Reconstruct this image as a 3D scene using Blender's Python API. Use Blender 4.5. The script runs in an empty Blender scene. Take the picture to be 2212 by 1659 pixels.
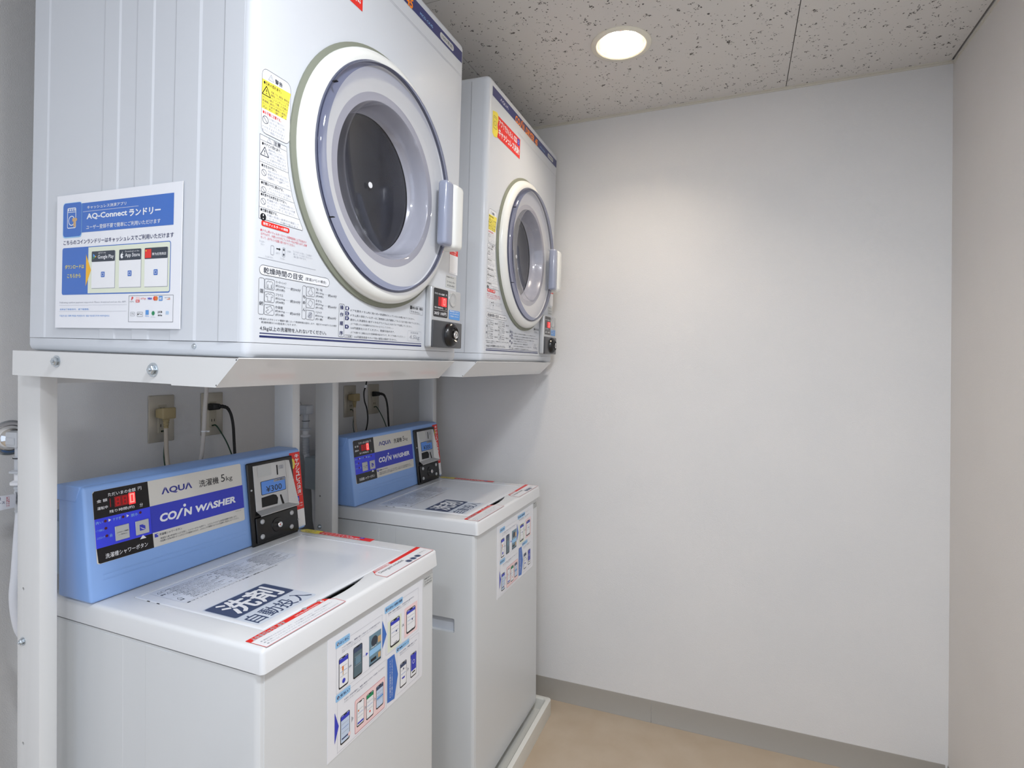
import bpy, bmesh, math, random
from mathutils import Matrix, Vector
random.seed(4)
SC = bpy.context.scene
COL = SC.collection
# ------------------------------------------------------------------ camera, world, lights, exposure
cam = bpy.data.cameras.new('camera'); camo = bpy.data.objects.new('camera', cam); COL.objects.link(camo)
R_ = Vector((.93300, .35987, .0046)).normalized(); F_ = Vector((-.35986, .93300, -.0034)).normalized()
U_ = R_.cross(F_).normalized(); F_ = U_.cross(R_).normalized()
camo.matrix_world = Matrix(((R_.x, U_.x, -F_.x, 1.4380), (R_.y, U_.y, -F_.y, -.7808), (R_.z, U_.z, -F_.z, 1.3310), (0, 0, 0, 1)))
cam.sensor_width = 36; cam.lens = 1187.49 / 2212 * 36
cam.shift_x = (1106 - 1135.92) / 2212; cam.shift_y = (791.0 - 829.5) / 2212
cam.clip_start = .02
SC.camera = camo
w = bpy.data.worlds.new('world'); SC.world = w; w.use_nodes = True
w.node_tree.nodes['Background'].inputs[0].default_value = (.62, .74, 1, 1)
w.node_tree.nodes['Background'].inputs[1].default_value = .5
SC.view_settings.view_transform = 'Standard'; SC.view_settings.look = 'None'
SC.view_settings.exposure = 0.12; SC.view_settings.gamma = 1; SC.view_settings.use_curve_mapping = False

def area(name, loc, rot, sx, sy, power, col, disk=False):
    l = bpy.data.lights.new(name, 'AREA'); l.shape = 'DISK' if disk else 'RECTANGLE'
    l.size = sx
    if not disk: l.size_y = sy
    l.energy = power; l.color = col
    o = bpy.data.objects.new(name, l); COL.objects.link(o); o.location = loc; o.rotation_euler = rot
    o['kind'] = 'helper'
    return o
# added fill lights out of view: cool panel at the door opening, two ceiling discs
area('doorway_fill', (1.02, -2.40, 1.12), (math.radians(90), 0, 0), 1.5, 2.0, 7, (.80, .89, 1))
area('ceiling_fill_light', (1.55, -.48, 2.262), (0, 0, 0), .24, 0, 18.5, (.915, .95, 1), True)
area('ceiling_fill_light', (1.42, -1.35, 2.262), (0, 0, 0), .24, 0, 10.5, (.90, .945, 1), True)

# ------------------------------------------------------------------ materials
def lin(r, g, b):
    f = lambda c: (c / 255 / 12.92) if c / 255 <= .04045 else ((c / 255 + .055) / 1.055) ** 2.4
    return (f(r), f(g), f(b), 1)
MATS = {}
def mat(name, rgb=None, rough=.5, metal=0, coat=0, emit=None, es=1, spec=.5):
    if name in MATS: return MATS[name]
    m = bpy.data.materials.new(name); m.use_nodes = True; MATS[name] = m
    b = m.node_tree.nodes['Principled BSDF']
    if rgb: b.inputs['Base Color'].default_value = lin(*rgb)
    b.inputs['Roughness'].default_value = rough; b.inputs['Metallic'].default_value = metal
    b.inputs['Coat Weight'].default_value = coat; b.inputs['Coat Roughness'].default_value = .05
    b.inputs['Specular IOR Level'].default_value = spec
    if emit: b.inputs['Emission Color'].default_value = lin(*emit); b.inputs['Emission Strength'].default_value = es
    return m
def N(m, t, **kw):
    n = m.node_tree.nodes.new(t)
    for k, v in kw.items():
        if k in n.inputs.keys(): n.inputs[k].default_value = v
        else: setattr(n, k, v)
    return n
def LK(m, a, ao, b, bi): m.node_tree.links.new(a.outputs[ao], b.inputs[bi])
def bump(m, scale, strength, dist, stretch=(1, 1, 1), detail=3, var=0, tint=None):
    b = m.node_tree.nodes['Principled BSDF']
    tc = N(m, 'ShaderNodeTexCoord'); mp = N(m, 'ShaderNodeMapping'); mp.inputs['Scale'].default_value = stretch
    LK(m, tc, 'Object', mp, 'Vector')
    n = N(m, 'ShaderNodeTexNoise'); n.inputs['Scale'].default_value = scale; n.inputs['Detail'].default_value = detail
    LK(m, mp, 0, n, 'Vector')
    bp = N(m, 'ShaderNodeBump'); bp.inputs['Strength'].default_value = strength; bp.inputs['Distance'].default_value = dist
    LK(m, n, 0, bp, 'Height'); LK(m, bp, 0, b, 'Normal')
    if var:
        n2 = N(m, 'ShaderNodeTexNoise'); n2.inputs['Scale'].default_value = var; n2.inputs['Detail'].default_value = 4
        LK(m, tc, 'Object', n2, 'Vector')
        mx = N(m, 'ShaderNodeMix', data_type='RGBA')
        mx.inputs['A'].default_value = b.inputs['Base Color'].default_value; mx.inputs['B'].default_value = lin(*tint)
        cr = N(m, 'ShaderNodeMapRange'); cr.inputs['From Min'].default_value = .35; cr.inputs['From Max'].default_value = .7
        LK(m, n2, 0, cr, 0); LK(m, cr, 0, mx, 'Factor'); LK(m, mx, 'Result', b, 'Base Color')
    return m
wallm = bump(mat('wallpaper', (230, 229, 228), .85, spec=.2), 420, .5, .0012, (1, 1, 2.2), 2, 2.2, (224, 224, 224))
floorm = bump(mat('vinyl_floor', (192, 176, 156), .45, spec=.35), 60, .12, .0006, detail=4, var=7, tint=(182, 164, 142))
basem = bump(mat('baseboard_vinyl', (164, 160, 153), .4), 90, .1, .0004)
cream = mat('ceiling_trim_cream', (214, 210, 198), .5)
enamel = bump(mat('white_enamel', (209, 213, 219), .42, coat=.08), 9, .03, .001, detail=1)
enamel_w = bump(mat('washer_enamel', (216, 219, 221), .36, coat=.1), 9, .03, .001, detail=1)
capm = mat('white_plastic_cap', (224, 226, 228), .3, coat=.15)
lidm = mat('lid_plastic', (228, 231, 236), .24, coat=.2)
rackm = bump(mat('rack_paint', (218, 219, 219), .14, coat=.5), 30, .04, .0008, detail=1)
doorw = mat('door_cream_plastic', (238, 239, 235), .22, coat=.3)
gask = mat('grey_gasket', (128, 132, 118), .6)
grey_back = mat('door_backing', (186, 186, 193), .35)
darkm = mat('drum_dark', (46, 48, 54), .32, .35)
black = mat('black_plastic', (13, 13, 15), .28, coat=.1)
blackm = mat('matt_black', (10, 10, 11), .6)
bluep = mat('blue_console_plastic', (140, 178, 236), .3, coat=.15)
blue_dark = mat('navy_print', (46, 52, 108), .3)
silver = mat('silver_paint', (196, 198, 200), .32, .35)
steel = mat('brushed_steel', (204, 205, 205), .32, .55)
chrome = mat('chrome', (225, 225, 225), .08, 1)
zinc = mat('zinc_bolt', (190, 198, 205), .25, .9)
plate = mat('outlet_plate_metal', (194, 187, 172), .32, .3)
sockm = mat('socket_plastic', (186, 178, 158), .45)
beige = mat('beige_plug', (176, 158, 116), .5)
cordm = mat('cord_cream', (200, 188, 172), .5)
bcord = mat('black_rubber', (20, 20, 20), .5)
green = mat('green_wire', (20, 66, 44), .45)
hosew = mat('white_hose', (226, 228, 234), .4)
fit = mat('grey_fitting_plastic', (198, 202, 208), .3, coat=.2)
traym = mat('tray_plastic', (222, 221, 214), .35)
trayin = mat('tray_inside_plastic', (205, 207, 212), .3)
lamp_ring = mat('lamp_trim_cream', (236, 232, 216), .35)
lamp_ref = mat('lamp_reflector', (240, 238, 230), .16, 1)
bulb = mat('lamp_lens', (255, 252, 244), .3, emit=(255, 238, 216), es=230)
# inks
def ink(n, c, r=.35): return mat('ink_' + n, c, r)
iw = ink('white', (240, 241, 244), .3); ik = ink('black', (26, 27, 32)); igr = ink('grey', (70, 74, 84)); ilg = ink('light_grey', (168, 172, 182))
inv = ink('navy', (34, 44, 98)); ired = ink('red', (230, 44, 34)); ipk = ink('pink_red', (214, 80, 96)); iye = ink('yellow', (246, 228, 84))
ior = ink('orange', (255, 140, 10)); ibl = ink('poster_blue', (62, 112, 196)); icr = ink('cream_green', (228, 234, 214)); idk = ink('dark_badge', (48, 58, 72))
ibr = ink('royal_blue', (52, 62, 190)); ibr2 = ink('bright_blue', (58, 70, 236)); isil = mat('plate_silver', (218, 215, 207), .4); ipb = ink('panel_black', (16, 16, 22), .15)
ilb = ink('light_blue', (150, 200, 240)); isk = ink('sky_blue', (84, 150, 220)); iyo = ink('amber', (244, 186, 40)); islate = ink('slate', (62, 76, 108)); ifilm = ink('pale_film', (222, 227, 236), .2)
isteel = ink('steel_blue_photo', (108, 140, 158)); iteal = ink('phone_grey', (86, 108, 118)); ipale = ink('pale_blue', (200, 216, 238)); igrn = ink('green', (20, 140, 90)); ipink = ink('pale_pink', (244, 214, 214))
iora = ink('dull_orange', (226, 120, 40)); ibrown = ink('tan', (206, 168, 120)); isg = ink('sticker_grey', (196, 198, 196)); ienam = ink('film_white', (232, 234, 238), .2); imaroon = ink('maroon_led', (90, 16, 36))
ledr = mat('red_led_bright', (255, 40, 40), .4, emit=(255, 40, 44), es=1.6)
ledg = mat('red_led_glow', (150, 8, 12), .4, emit=(170, 6, 12), es=.45)
ledd = mat('red_led_dim', (110, 10, 14), .4, emit=(120, 8, 12), es=.25)
ledw = mat('red_led_core', (255, 120, 110), .4, emit=(255, 120, 112), es=1.6)
# tinted clear plastic (thin): tinted pass-through plus a Fresnel gloss
def tinted(name, col):
    m = bpy.data.materials.new(name); m.use_nodes = True; nt = m.node_tree; nt.nodes.clear()
    o = N(m, 'ShaderNodeOutputMaterial'); t = N(m, 'ShaderNodeBsdfTransparent'); t.inputs[0].default_value = col
    g = N(m, 'ShaderNodeBsdfGlossy'); g.inputs['Roughness'].default_value = .06; g.inputs['Color'].default_value = (1, 1, 1, 1)
    lw = N(m, 'ShaderNodeLayerWeight'); lw.inputs['Blend'].default_value = .5
    pw = N(m, 'ShaderNodeMath', operation='POWER'); LK(m, lw, 'Facing', pw, 0); pw.inputs[1].default_value = 4.5
    f = N(m, 'ShaderNodeMath', operation='MULTIPLY_ADD'); LK(m, pw, 0, f, 0); f.inputs[1].default_value = .9; f.inputs[2].default_value = .045
    mx = N(m, 'ShaderNodeMixShader'); LK(m, f, 0, mx, 0); LK(m, t, 0, mx, 1); LK(m, g, 0, mx, 2); LK(m, mx, 0, o, 0)
    return m
glass_l = tinted('lavender_clear_plastic', (.86, .86, .89, 1)); glass_d = tinted('violet_clear_plastic', (.42, .45, .60, 1)); glass_c = tinted('smoked_clear_plastic', (.90, .90, .92, 1))

# ------------------------------------------------------------------ mesh helpers
def finish(name, bm, mats, parent=None, M=None, sharp=35, smooth=True):
    if M is not None: bmesh.ops.transform(bm, matrix=M, verts=bm.verts)
    me = bpy.data.meshes.new(name); bm.to_mesh(me); bm.free()
    if not isinstance(mats, (list, tuple)): mats = [mats]
    for m in mats: me.materials.append(m)
    if smooth and len(me.polygons):
        me.polygons.foreach_set('use_smooth', [True] * len(me.polygons)); me.set_sharp_from_angle(angle=math.radians(sharp))
    o = bpy.data.objects.new(name, me); COL.objects.link(o)
    if parent is not None: o.parent = parent
    return o
def empty(name, M=None, loc=None):
    o = bpy.data.objects.new(name, None); COL.objects.link(o); o.empty_display_size = .1
    if M is not None:
        o.matrix_world = M
    if loc is not None: o.location = loc
    return o
def tag(o, label, cat=None, group=None):
    o['label'] = label
    if cat: o['category'] = cat
    if group: o['group'] = group
    return o
def struct(o): o['kind'] = 'structure'; return o
def hexa(bm, v8, bev=0, seg=2, mi=0, edges=None):
    """v8: bottom 4 (ccw) then top 4"""
    vs = [bm.verts.new(v) for v in v8]
    fs = [bm.faces.new([vs[i] for i in f]) for f in ((3, 2, 1, 0), (4, 5, 6, 7), (0, 1, 5, 4), (1, 2, 6, 5), (2, 3, 7, 6), (3, 0, 4, 7))]
    for f in fs: f.material_index = mi
    if bev:
        es = list({e for f in fs for e in f.edges})
        if edges: es = [e for e in es if edges(e)]
        r = bmesh.ops.bevel(bm, geom=es, offset=bev, segments=seg, profile=.5, affect='EDGES', clamp_overlap=True)
        for f in r['faces']: f.material_index = mi
def box(bm, x0, x1, y0, y1, z0, z1, bev=0, seg=2, mi=0, edges=None):
    hexa(bm, [(x0, y0, z0), (x1, y0, z0), (x1, y1, z0), (x0, y1, z0), (x0, y0, z1), (x1, y0, z1), (x1, y1, z1), (x0, y1, z1)], bev, seg, mi, edges)
def vert_edges(e): return abs(e.verts[0].co.z - e.verts[1].co.z) > 1e-4
def BOX(name, m, parent, *a, **kw):
    bm = bmesh.new(); box(bm, *a, **kw); return finish(name, bm, m, parent)
def prism(bm, prof, y0, y1, axis='y', bev=0, seg=2, mi=0):
    """profile of (a,b) extruded; axis y: (x,z); axis x: (y,z); axis z: (x,y)"""
    mk = {'y': lambda a, b, t: (a, t, b), 'x': lambda a, b, t: (t, a, b), 'z': lambda a, b, t: (a, b, t)}[axis]
    A = [bm.verts.new(mk(a, b, y0)) for a, b in prof]; B = [bm.verts.new(mk(a, b, y1)) for a, b in prof]
    fs = [bm.faces.new(A), bm.faces.new(B[::-1])]
    n = len(prof)
    for i in range(n): fs.append(bm.faces.new((A[i], B[i], B[(i + 1) % n], A[(i + 1) % n])))
    bmesh.ops.recalc_face_normals(bm, faces=fs)
    for f in fs: f.material_index = mi
    if bev:
        r = bmesh.ops.bevel(bm, geom=list({e for f in fs for e in f.edges}), offset=bev, segments=seg, profile=.5, affect='EDGES', clamp_overlap=True)
        for f in r['faces']: f.material_index = mi
def frame_for(d):
    d = Vector(d).normalized(); a = Vector((0, 0, 1)) if abs(d.z) < .9 else Vector((1, 0, 0))
    u = d.cross(a).normalized(); return d, u, d.cross(u).normalized()
def lathe(bm, prof, c, d, seg=48, mi=0, closed=False):
    """prof: list of (radius, distance along d)"""
    d, u, v = frame_for(d); c = Vector(c); rings = []
    for r, t in prof:
        if r < 1e-6: rings.append([bm.verts.new(c + d * t)])
        else: rings.append([bm.verts.new(c + d * t + (u * math.cos(2 * math.pi * k / seg) + v * math.sin(2 * math.pi * k / seg)) * r) for k in range(seg)])
    pr = list(zip(rings, rings[1:])) + ([(rings[-1], rings[0])] if closed else [])
    fs = []
    for A, B in pr:
        for k in range(seg):
            k2 = (k + 1) % seg
            if len(A) == 1 and len(B) == 1: continue
            if len(A) == 1: q = (A[0], B[k2], B[k])
            elif len(B) == 1: q = (A[k], A[k2], B[0])
            else: q = (A[k], A[k2], B[k2], B[k])
            f = bm.faces.new(q); f.material_index = mi; fs.append(f)
    return fs
def LATHE(name, m, parent, prof, c, d, seg=48, closed=False, sharp=35):
    bm = bmesh.new(); fs = lathe(bm, prof, c, d, seg, 0, closed)
    bmesh.ops.recalc_face_normals(bm, faces=bm.faces)
    return finish(name, bm, m, parent, sharp=sharp)
def spline(pts, n=8):
    P = [Vector(p) for p in pts]; out = []
    for i in range(len(P) - 1):
        a = P[max(i - 1, 0)]; b = P[i]; c = P[i + 1]; d = P[min(i + 2, len(P) - 1)]
        for k in range(n):
            t = k / n
            out.append(.5 * ((2 * b) + (c - a) * t + (2 * a - 5 * b + 4 * c - d) * t * t + (3 * b - a - 3 * c + d) * t ** 3))
    out.append(P[-1]); return out
def tube(bm, pts, r, seg=10, mi=0, flat=1, radf=None):
    rings = []; up = None
    for i, p in enumerate(pts):
        t = (pts[min(i + 1, len(pts) - 1)] - pts[max(i - 1, 0)]).normalized()
        if up is None: _, u, v = frame_for(t)
        else:
            u = (up - t * up.dot(t)).normalized(); v = t.cross(u)
        up = u; rr = r if radf is None else radf(i)
        rings.append([bm.verts.new(p + (u * math.cos(2 * math.pi * k / seg) * flat + v * math.sin(2 * math.pi * k / seg)) * rr) for k in range(seg)])
    for A, B in zip(rings, rings[1:]):
        for k in range(seg): bm.faces.new((A[k], A[(k + 1) % seg], B[(k + 1) % seg], B[k])).material_index = mi
    bm.faces.new(rings[0][::-1]).material_index = mi; bm.faces.new(rings[-1]).material_index = mi
    bmesh.ops.recalc_face_normals(bm, faces=bm.faces)
def TUBE(name, m, parent, pts, r, seg=10, n=8, **kw):
    bm = bmesh.new(); tube(bm, spline(pts, n), r, seg, **kw); return finish(name, bm, m, parent, sharp=60)
def cut(o, cutters):
    """boolean difference, applied; cutters: list of bmesh"""
    dg = None; tmp = []
    for cb in cutters:
        bmesh.ops.recalc_face_normals(cb, faces=cb.faces)
        me = bpy.data.meshes.new('t'); cb.to_mesh(me); cb.free(); c = bpy.data.objects.new('t', me); COL.objects.link(c)
        c.matrix_world = o.matrix_world.copy() if o.parent is None else Matrix(); tmp.append(c)
        md = o.modifiers.new('b', 'BOOLEAN'); md.operation = 'DIFFERENCE'; md.object = c; md.solver = 'EXACT'
    par = o.parent; o.parent = None; o.matrix_world = Matrix() if par is not None else o.matrix_world
    bpy.context.view_layer.update(); dg = bpy.context.evaluated_depsgraph_get()
    me = bpy.data.meshes.new_from_object(o.evaluated_get(dg)); o.modifiers.clear(); o.data = me; o.parent = par
    me.polygons.foreach_set('use_smooth', [True] * len(me.polygons)); me.set_sharp_from_angle(angle=math.radians(30))
    for c in tmp: bpy.data.objects.remove(c)
    return o
def cyl(c, d, r, L, seg=32):
    bm = bmesh.new(); lathe(bm, [(0, 0), (r, 0), (r, L), (0, L)], c, d, seg); return bm
def bxm(*a, **kw):
    bm = bmesh.new(); box(bm, *a, **kw); return bm
def copy_tree(o, parent=None):
    c = o.copy(); COL.objects.link(c)
    if parent is not None: c.parent = parent
    for ch in o.children: copy_tree(ch, c)
    return c

# ------------------------------------------------------------------ printed matter (flat lettering and graphics on a surface)
GL = {}
def glyphs(s, bold, shear, res):
    k = (s, bold, shear, res)
    if k not in GL:
        c = bpy.data.curves.new('t', 'FONT'); c.body = s; c.size = 1; c.resolution_u = res; c.offset = bold; c.shear = shear; c.fill_mode = 'FRONT'
        o = bpy.data.objects.new('t', c); COL.objects.link(o)
        me = bpy.data.meshes.new_from_object(o.evaluated_get(bpy.context.evaluated_depsgraph_get()))
        V = [(v.co.x, v.co.y) for v in me.vertices]; Fc = [tuple(p.vertices) for p in me.polygons]
        bpy.data.objects.remove(o); bpy.data.meshes.remove(me)
        GL[k] = (V, Fc)
    return GL[k]
class Print:
    def __init__(s, plane, base=.0003): s.pl = plane; s.base = base; s.V = []; s.F = []; s.mi = []; s.mats = []
    def m(s, mt):
        if mt not in s.mats: s.mats.append(mt)
        return s.mats.index(mt)
    def add(s, pts, faces, mt, L):
        n = len(s.V); w_ = s.base + L * .00012
        s.V += [s.pl(u, v, w_) for u, v in pts]; k = s.m(mt)
        for f in faces: s.F.append(tuple(n + i for i in f)); s.mi.append(k)
    def poly(s, pts, mt, L=0): s.add(pts, [tuple(range(len(pts)))], mt, L)
    def rect(s, u0, v0, u1, v1, mt, L=0): s.poly([(u0, v0), (u1, v0), (u1, v1), (u0, v1)], mt, L)
    def rpts(s, u0, v0, u1, v1, r, n=4):
        out = []
        for cx, cy, a in ((u1 - r, v0 + r, -90), (u1 - r, v1 - r, 0), (u0 + r, v1 - r, 90), (u0 + r, v0 + r, 180)):
            for k in range(n + 1): t = math.radians(a + 90 * k / n); out.append((cx + r * math.cos(t), cy + r * math.sin(t)))
        return out
    def rrect(s, u0, v0, u1, v1, r, mt, L=0): s.poly(s.rpts(u0, v0, u1, v1, r), mt, L)
    def outline(s, pts, wd, mt, L=0, closed=True):
        n = len(pts); cx = sum(p[0] for p in pts) / n; cy = sum(p[1] for p in pts) / n
        rng = range(n if closed else n - 1)
        for i in rng: s.line(*pts[i], *pts[(i + 1) % n], wd, mt, L)
    def frame(s, u0, v0, u1, v1, wd, mt, L=0, r=0):
        if r:
            a = s.rpts(u0, v0, u1, v1, r); b = s.rpts(u0 + wd, v0 + wd, u1 - wd, v1 - wd, max(r - wd, 1e-5)); n = len(a)
            s.add(a + b, [(i, (i + 1) % n, n + (i + 1) % n, n + i) for i in range(n)], mt, L)
        else:
            s.rect(u0, v0, u1, v0 + wd, mt, L); s.rect(u0, v1 - wd, u1, v1, mt, L); s.rect(u0, v0 + wd, u0 + wd, v1 - wd, mt, L); s.rect(u1 - wd, v0 + wd, u1, v1 - wd, mt, L)
    def line(s, u0, v0, u1, v1, wd, mt, L=0):
        d = math.hypot(u1 - u0, v1 - v0) or 1; a = -(v1 - v0) / d * wd / 2; b = (u1 - u0) / d * wd / 2
        s.poly([(u0 - a, v0 - b), (u1 - a, v1 - b), (u1 + a, v1 + b), (u0 + a, v0 + b)], mt, L)
    def disc(s, cu, cv, r, mt, L=0, rv=None, n=20):
        rv = rv or r; s.poly([(cu + r * math.cos(2 * math.pi * k / n), cv + rv * math.sin(2 * math.pi * k / n)) for k in range(n)], mt, L)
    def ring(s, cu, cv, r, wd, mt, L=0, rv=None, n=24):
        rv = rv or r; a = [(cu + r * math.cos(2 * math.pi * k / n), cv + rv * math.sin(2 * math.pi * k / n)) for k in range(n)]
        b = [(cu + (r - wd) * math.cos(2 * math.pi * k / n), cv + (rv - wd) * math.sin(2 * math.pi * k / n)) for k in range(n)]
        s.add(a + b, [(i, (i + 1) % n, n + (i + 1) % n, n + i) for i in range(n)], mt, L)
    def text(s, t, u0, v0, u1, v1, mt, L=1, bold=0, shear=0, res=1, vert=False, rot=0):
        """fit the ink of the string t into the rectangle (u0,v0)-(u1,v1)"""
        if vert:
            n = len(t); h = (v1 - v0) / n
            for i, ch in enumerate(t):
                if ch == 'ー': s.rect((u0 + u1) / 2 - (u1 - u0) * .06, v1 - (i + .9) * h, (u0 + u1) / 2 + (u1 - u0) * .06, v1 - (i + .1) * h, mt, L)
                else: s.text(ch, u0, v1 - (i + .93) * h, u1, v1 - (i + .07) * h, mt, L, bold, shear, res)
            return
        cj = bold * .6 if (bold > .004 and any(ord(ch) > 0x2fff for ch in t)) else 0
        V, Fc = glyphs(t, 0 if cj else bold, shear, res)
        if not V: return
        if rot == 1: V = [(-y, x) for x, y in V]
        if rot == -1: V = [(y, -x) for x, y in V]
        xs = [p[0] for p in V]; ys = [p[1] for p in V]; a, b, c, d = min(xs), max(xs), min(ys), max(ys)
        sx = (u1 - u0) / ((b - a) or 1); sy = (v1 - v0) / ((d - c) or 1)
        for i_, (dx, dy) in enumerate(((-cj, 0), (cj, 0), (0, cj), (0, -cj)) if cj else ((0, 0),)):
            s.add([(u0 + (x - a + dx) * sx, v0 + (y - c + dy) * sy) for x, y in V], Fc, mt, L + i_ * .16)
    def emit(s, name, parent):
        me = bpy.data.meshes.new(name); me.from_pydata(s.V, [], s.F)
        for m in s.mats: me.materials.append(m)
        me.polygons.foreach_set('material_index', s.mi); me.update()
        o = bpy.data.objects.new(name, me); COL.objects.link(o)
        if parent is not None: o.parent = parent
        return o

# ------------------------------------------------------------------ room
XR, YW, ZC, YB = 2.059, 1.2987, 2.283, -2.3
struct(BOX('floor', floorm, None, -.1, XR + .1, YB - .3, YW + .1, -.1, 0))
struct(BOX('wall_left', wallm, None, -.1, 0, YB, YW + .1, 0, ZC + .1))
struct(BOX('wall_back', wallm, None, 0, XR + .1, YW, YW + .1, 0, ZC + .1))
struct(BOX('wall_right', bump(mat('wallpaper_warm_cast', (228, 224, 220), .85, spec=.2), 420, .5, .0012, (1, 1, 2.2), 2, 2.2, (223, 219, 215)), None, XR, XR + .1, YB, YW, 0, ZC + .1))  # same wallpaper, its colour warmed to carry the warm light on this wall
bm = bmesh.new(); box(bm, 0, .22, YB - .1, YB, 0, ZC + .1); box(bm, 1.82, XR, YB - .1, YB, 0, ZC + .1); box(bm, .22, 1.82, YB - .1, YB, 2.16, ZC + .1)
struct(finish('wall_front', bm, wallm))
# ceiling boards with pits
def ceiling_mat():
    m = mat('rock_wool_board', (196, 193, 189), .9, spec=.15); b = m.node_tree.nodes['Principled BSDF']
    tc = N(m, 'ShaderNodeTexCoord')
    nz = N(m, 'ShaderNodeTexNoise'); nz.inputs['Scale'].default_value = 130; nz.inputs['Detail'].default_value = 2; LK(m, tc, 'Object', nz, 'Vector')
    sb = N(m, 'ShaderNodeVectorMath', operation='SUBTRACT'); sb.inputs[1].default_value = (.5, .5, .5); LK(m, nz, 'Color', sb, 0)
    masks = []
    for sc_, st, th, rz, dst in ((120, (1, 1, 0), .30, 0, .012), (92, (1, .33, 0), .26, .5, .036), (84, (.36, 1, 0), .24, 2.6, .032)):
        s1 = N(m, 'ShaderNodeVectorMath', operation='SCALE'); s1.inputs['Scale'].default_value = dst; LK(m, sb, 0, s1, 0)
        ad = N(m, 'ShaderNodeVectorMath', operation='ADD'); LK(m, tc, 'Object', ad, 0); LK(m, s1, 0, ad, 1)
        mp = N(m, 'ShaderNodeMapping'); mp.inputs['Rotation'].default_value = (0, 0, rz); mp.inputs['Scale'].default_value = (st[0], st[1], 0); LK(m, ad, 0, mp, 0)
        vo = N(m, 'ShaderNodeTexVoronoi'); vo.inputs['Scale'].default_value = sc_; vo.inputs['Randomness'].default_value = 1; LK(m, mp, 0, vo, 'Vector')
        sp = N(m, 'ShaderNodeSeparateColor'); LK(m, vo, 'Color', sp, 0)
        pw = N(m, 'ShaderNodeMath', operation='POWER'); LK(m, sp, 0, pw, 0); pw.inputs[1].default_value = 2.2
        mu = N(m, 'ShaderNodeMath', operation='MULTIPLY'); mu.inputs[1].default_value = th; LK(m, pw, 0, mu, 0)
        d = N(m, 'ShaderNodeMath', operation='SUBTRACT'); LK(m, mu, 0, d, 0); LK(m, vo, 'Distance', d, 1)
        mr = N(m, 'ShaderNodeMapRange'); mr.inputs['From Min'].default_value = -.01; mr.inputs['From Max'].default_value = .025; LK(m, d, 0, mr, 0)
        masks.append(mr)
    mx = masks[0]
    for q in masks[1:]:
        a = N(m, 'ShaderNodeMath', operation='MAXIMUM'); LK(m, mx, 0, a, 0); LK(m, q, 0, a, 1); mx = a
    cm = N(m, 'ShaderNodeMix', data_type='RGBA'); cm.inputs['A'].default_value = lin(222, 219, 215); cm.inputs['B'].default_value = lin(104, 100, 97)
    LK(m, mx, 0, cm, 'Factor'); LK(m, cm, 'Result', b, 'Base Color')
    inv_ = N(m, 'ShaderNodeMath', operation='SUBTRACT'); inv_.inputs[0].default_value = 1; LK(m, mx, 0, inv_, 1)
    bp = N(m, 'ShaderNodeBump'); bp.inputs['Strength'].default_value = .6; bp.inputs['Distance'].default_value = .002; LK(m, inv_, 0, bp, 'Height'); LK(m, bp, 0, b, 'Normal')
    return m
ceilm = ceiling_mat()
ceil = struct(BOX('ceiling', mat('ceiling_backing', (60, 56, 52), .8), None, 0, XR, YB, YW, ZC + .012, ZC + .1))
LX, LY = 1.109, .845
g = .0012
for x0, x1, ys in ((0, .636, (YB, -1.02, .10, 1.05, YW)), (.636, 1.586, (YB, -1.338, .482, YW)), (1.586, XR - .006, (YB, -.42, YW))):
    for y0, y1 in zip(ys, ys[1:]):
        o = BOX('ceiling_panel', ceilm, ceil, x0 + g, x1 - g, y0 + g, y1 - g, ZC, ZC + .0119)
        if x0 < LX < x1 and y0 < LY < y1: cut(o, [cyl((LX, LY, ZC - .05), (0, 0, 1), .0735, .2)])
cut(ceil, [cyl((LX, LY, ZC - .05), (0, 0, 1), .0735, .12)])
# ceiling trims along the back and right walls
bm = bmesh.new(); prism(bm, [(YW - .010, ZC), (YW - .010, ZC - .003), (YW - .0035, ZC - .0035), (YW - .003, ZC - .008), (YW, ZC - .008), (YW, ZC)], 0, XR, 'x')
struct(finish('trim_1', bm, cream))
bm = bmesh.new(); prism(bm, [(XR - .0035, ZC - .004), (XR - .003, ZC - .013), (XR, ZC - .013), (XR, ZC - .004)], YB, YW - .012, 'y')
struct(finish('trim_2', bm, cream))
# baseboards (cove vinyl with butt joints)
def baseb(name, segs, fn):
    par = None
    for i, (a, b) in enumerate(segs):
        bm = bmesh.new(); prof = [(0, 0), (.007, 0), (.0065, .004), (.003, .010), (.0024, .070), (.0012, .0808), (0, .0812)]
        fn(bm, prof, a, b); o = finish(name if par is None else 'baseboard_strip', bm, basem, par)
        if par is None: par = struct(o)
baseb('baseboard_back', [(.0, 1.1433), (1.1443, XR - .008)], lambda bm, p, a, b: prism(bm, [(YW - q, z) for q, z in p], a, b, 'x'))
baseb('baseboard_right', [(YB, -.2), (-.199, YW)], lambda bm, p, a, b: prism(bm, [(XR - q, z) for q, z in p], a, b, 'y'))
baseb('baseboard_left', [(YB, -.6), (-.599, YW)], lambda bm, p, a, b: prism(bm, [(q, z) for q, z in p], a, b, 'y'))

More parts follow.
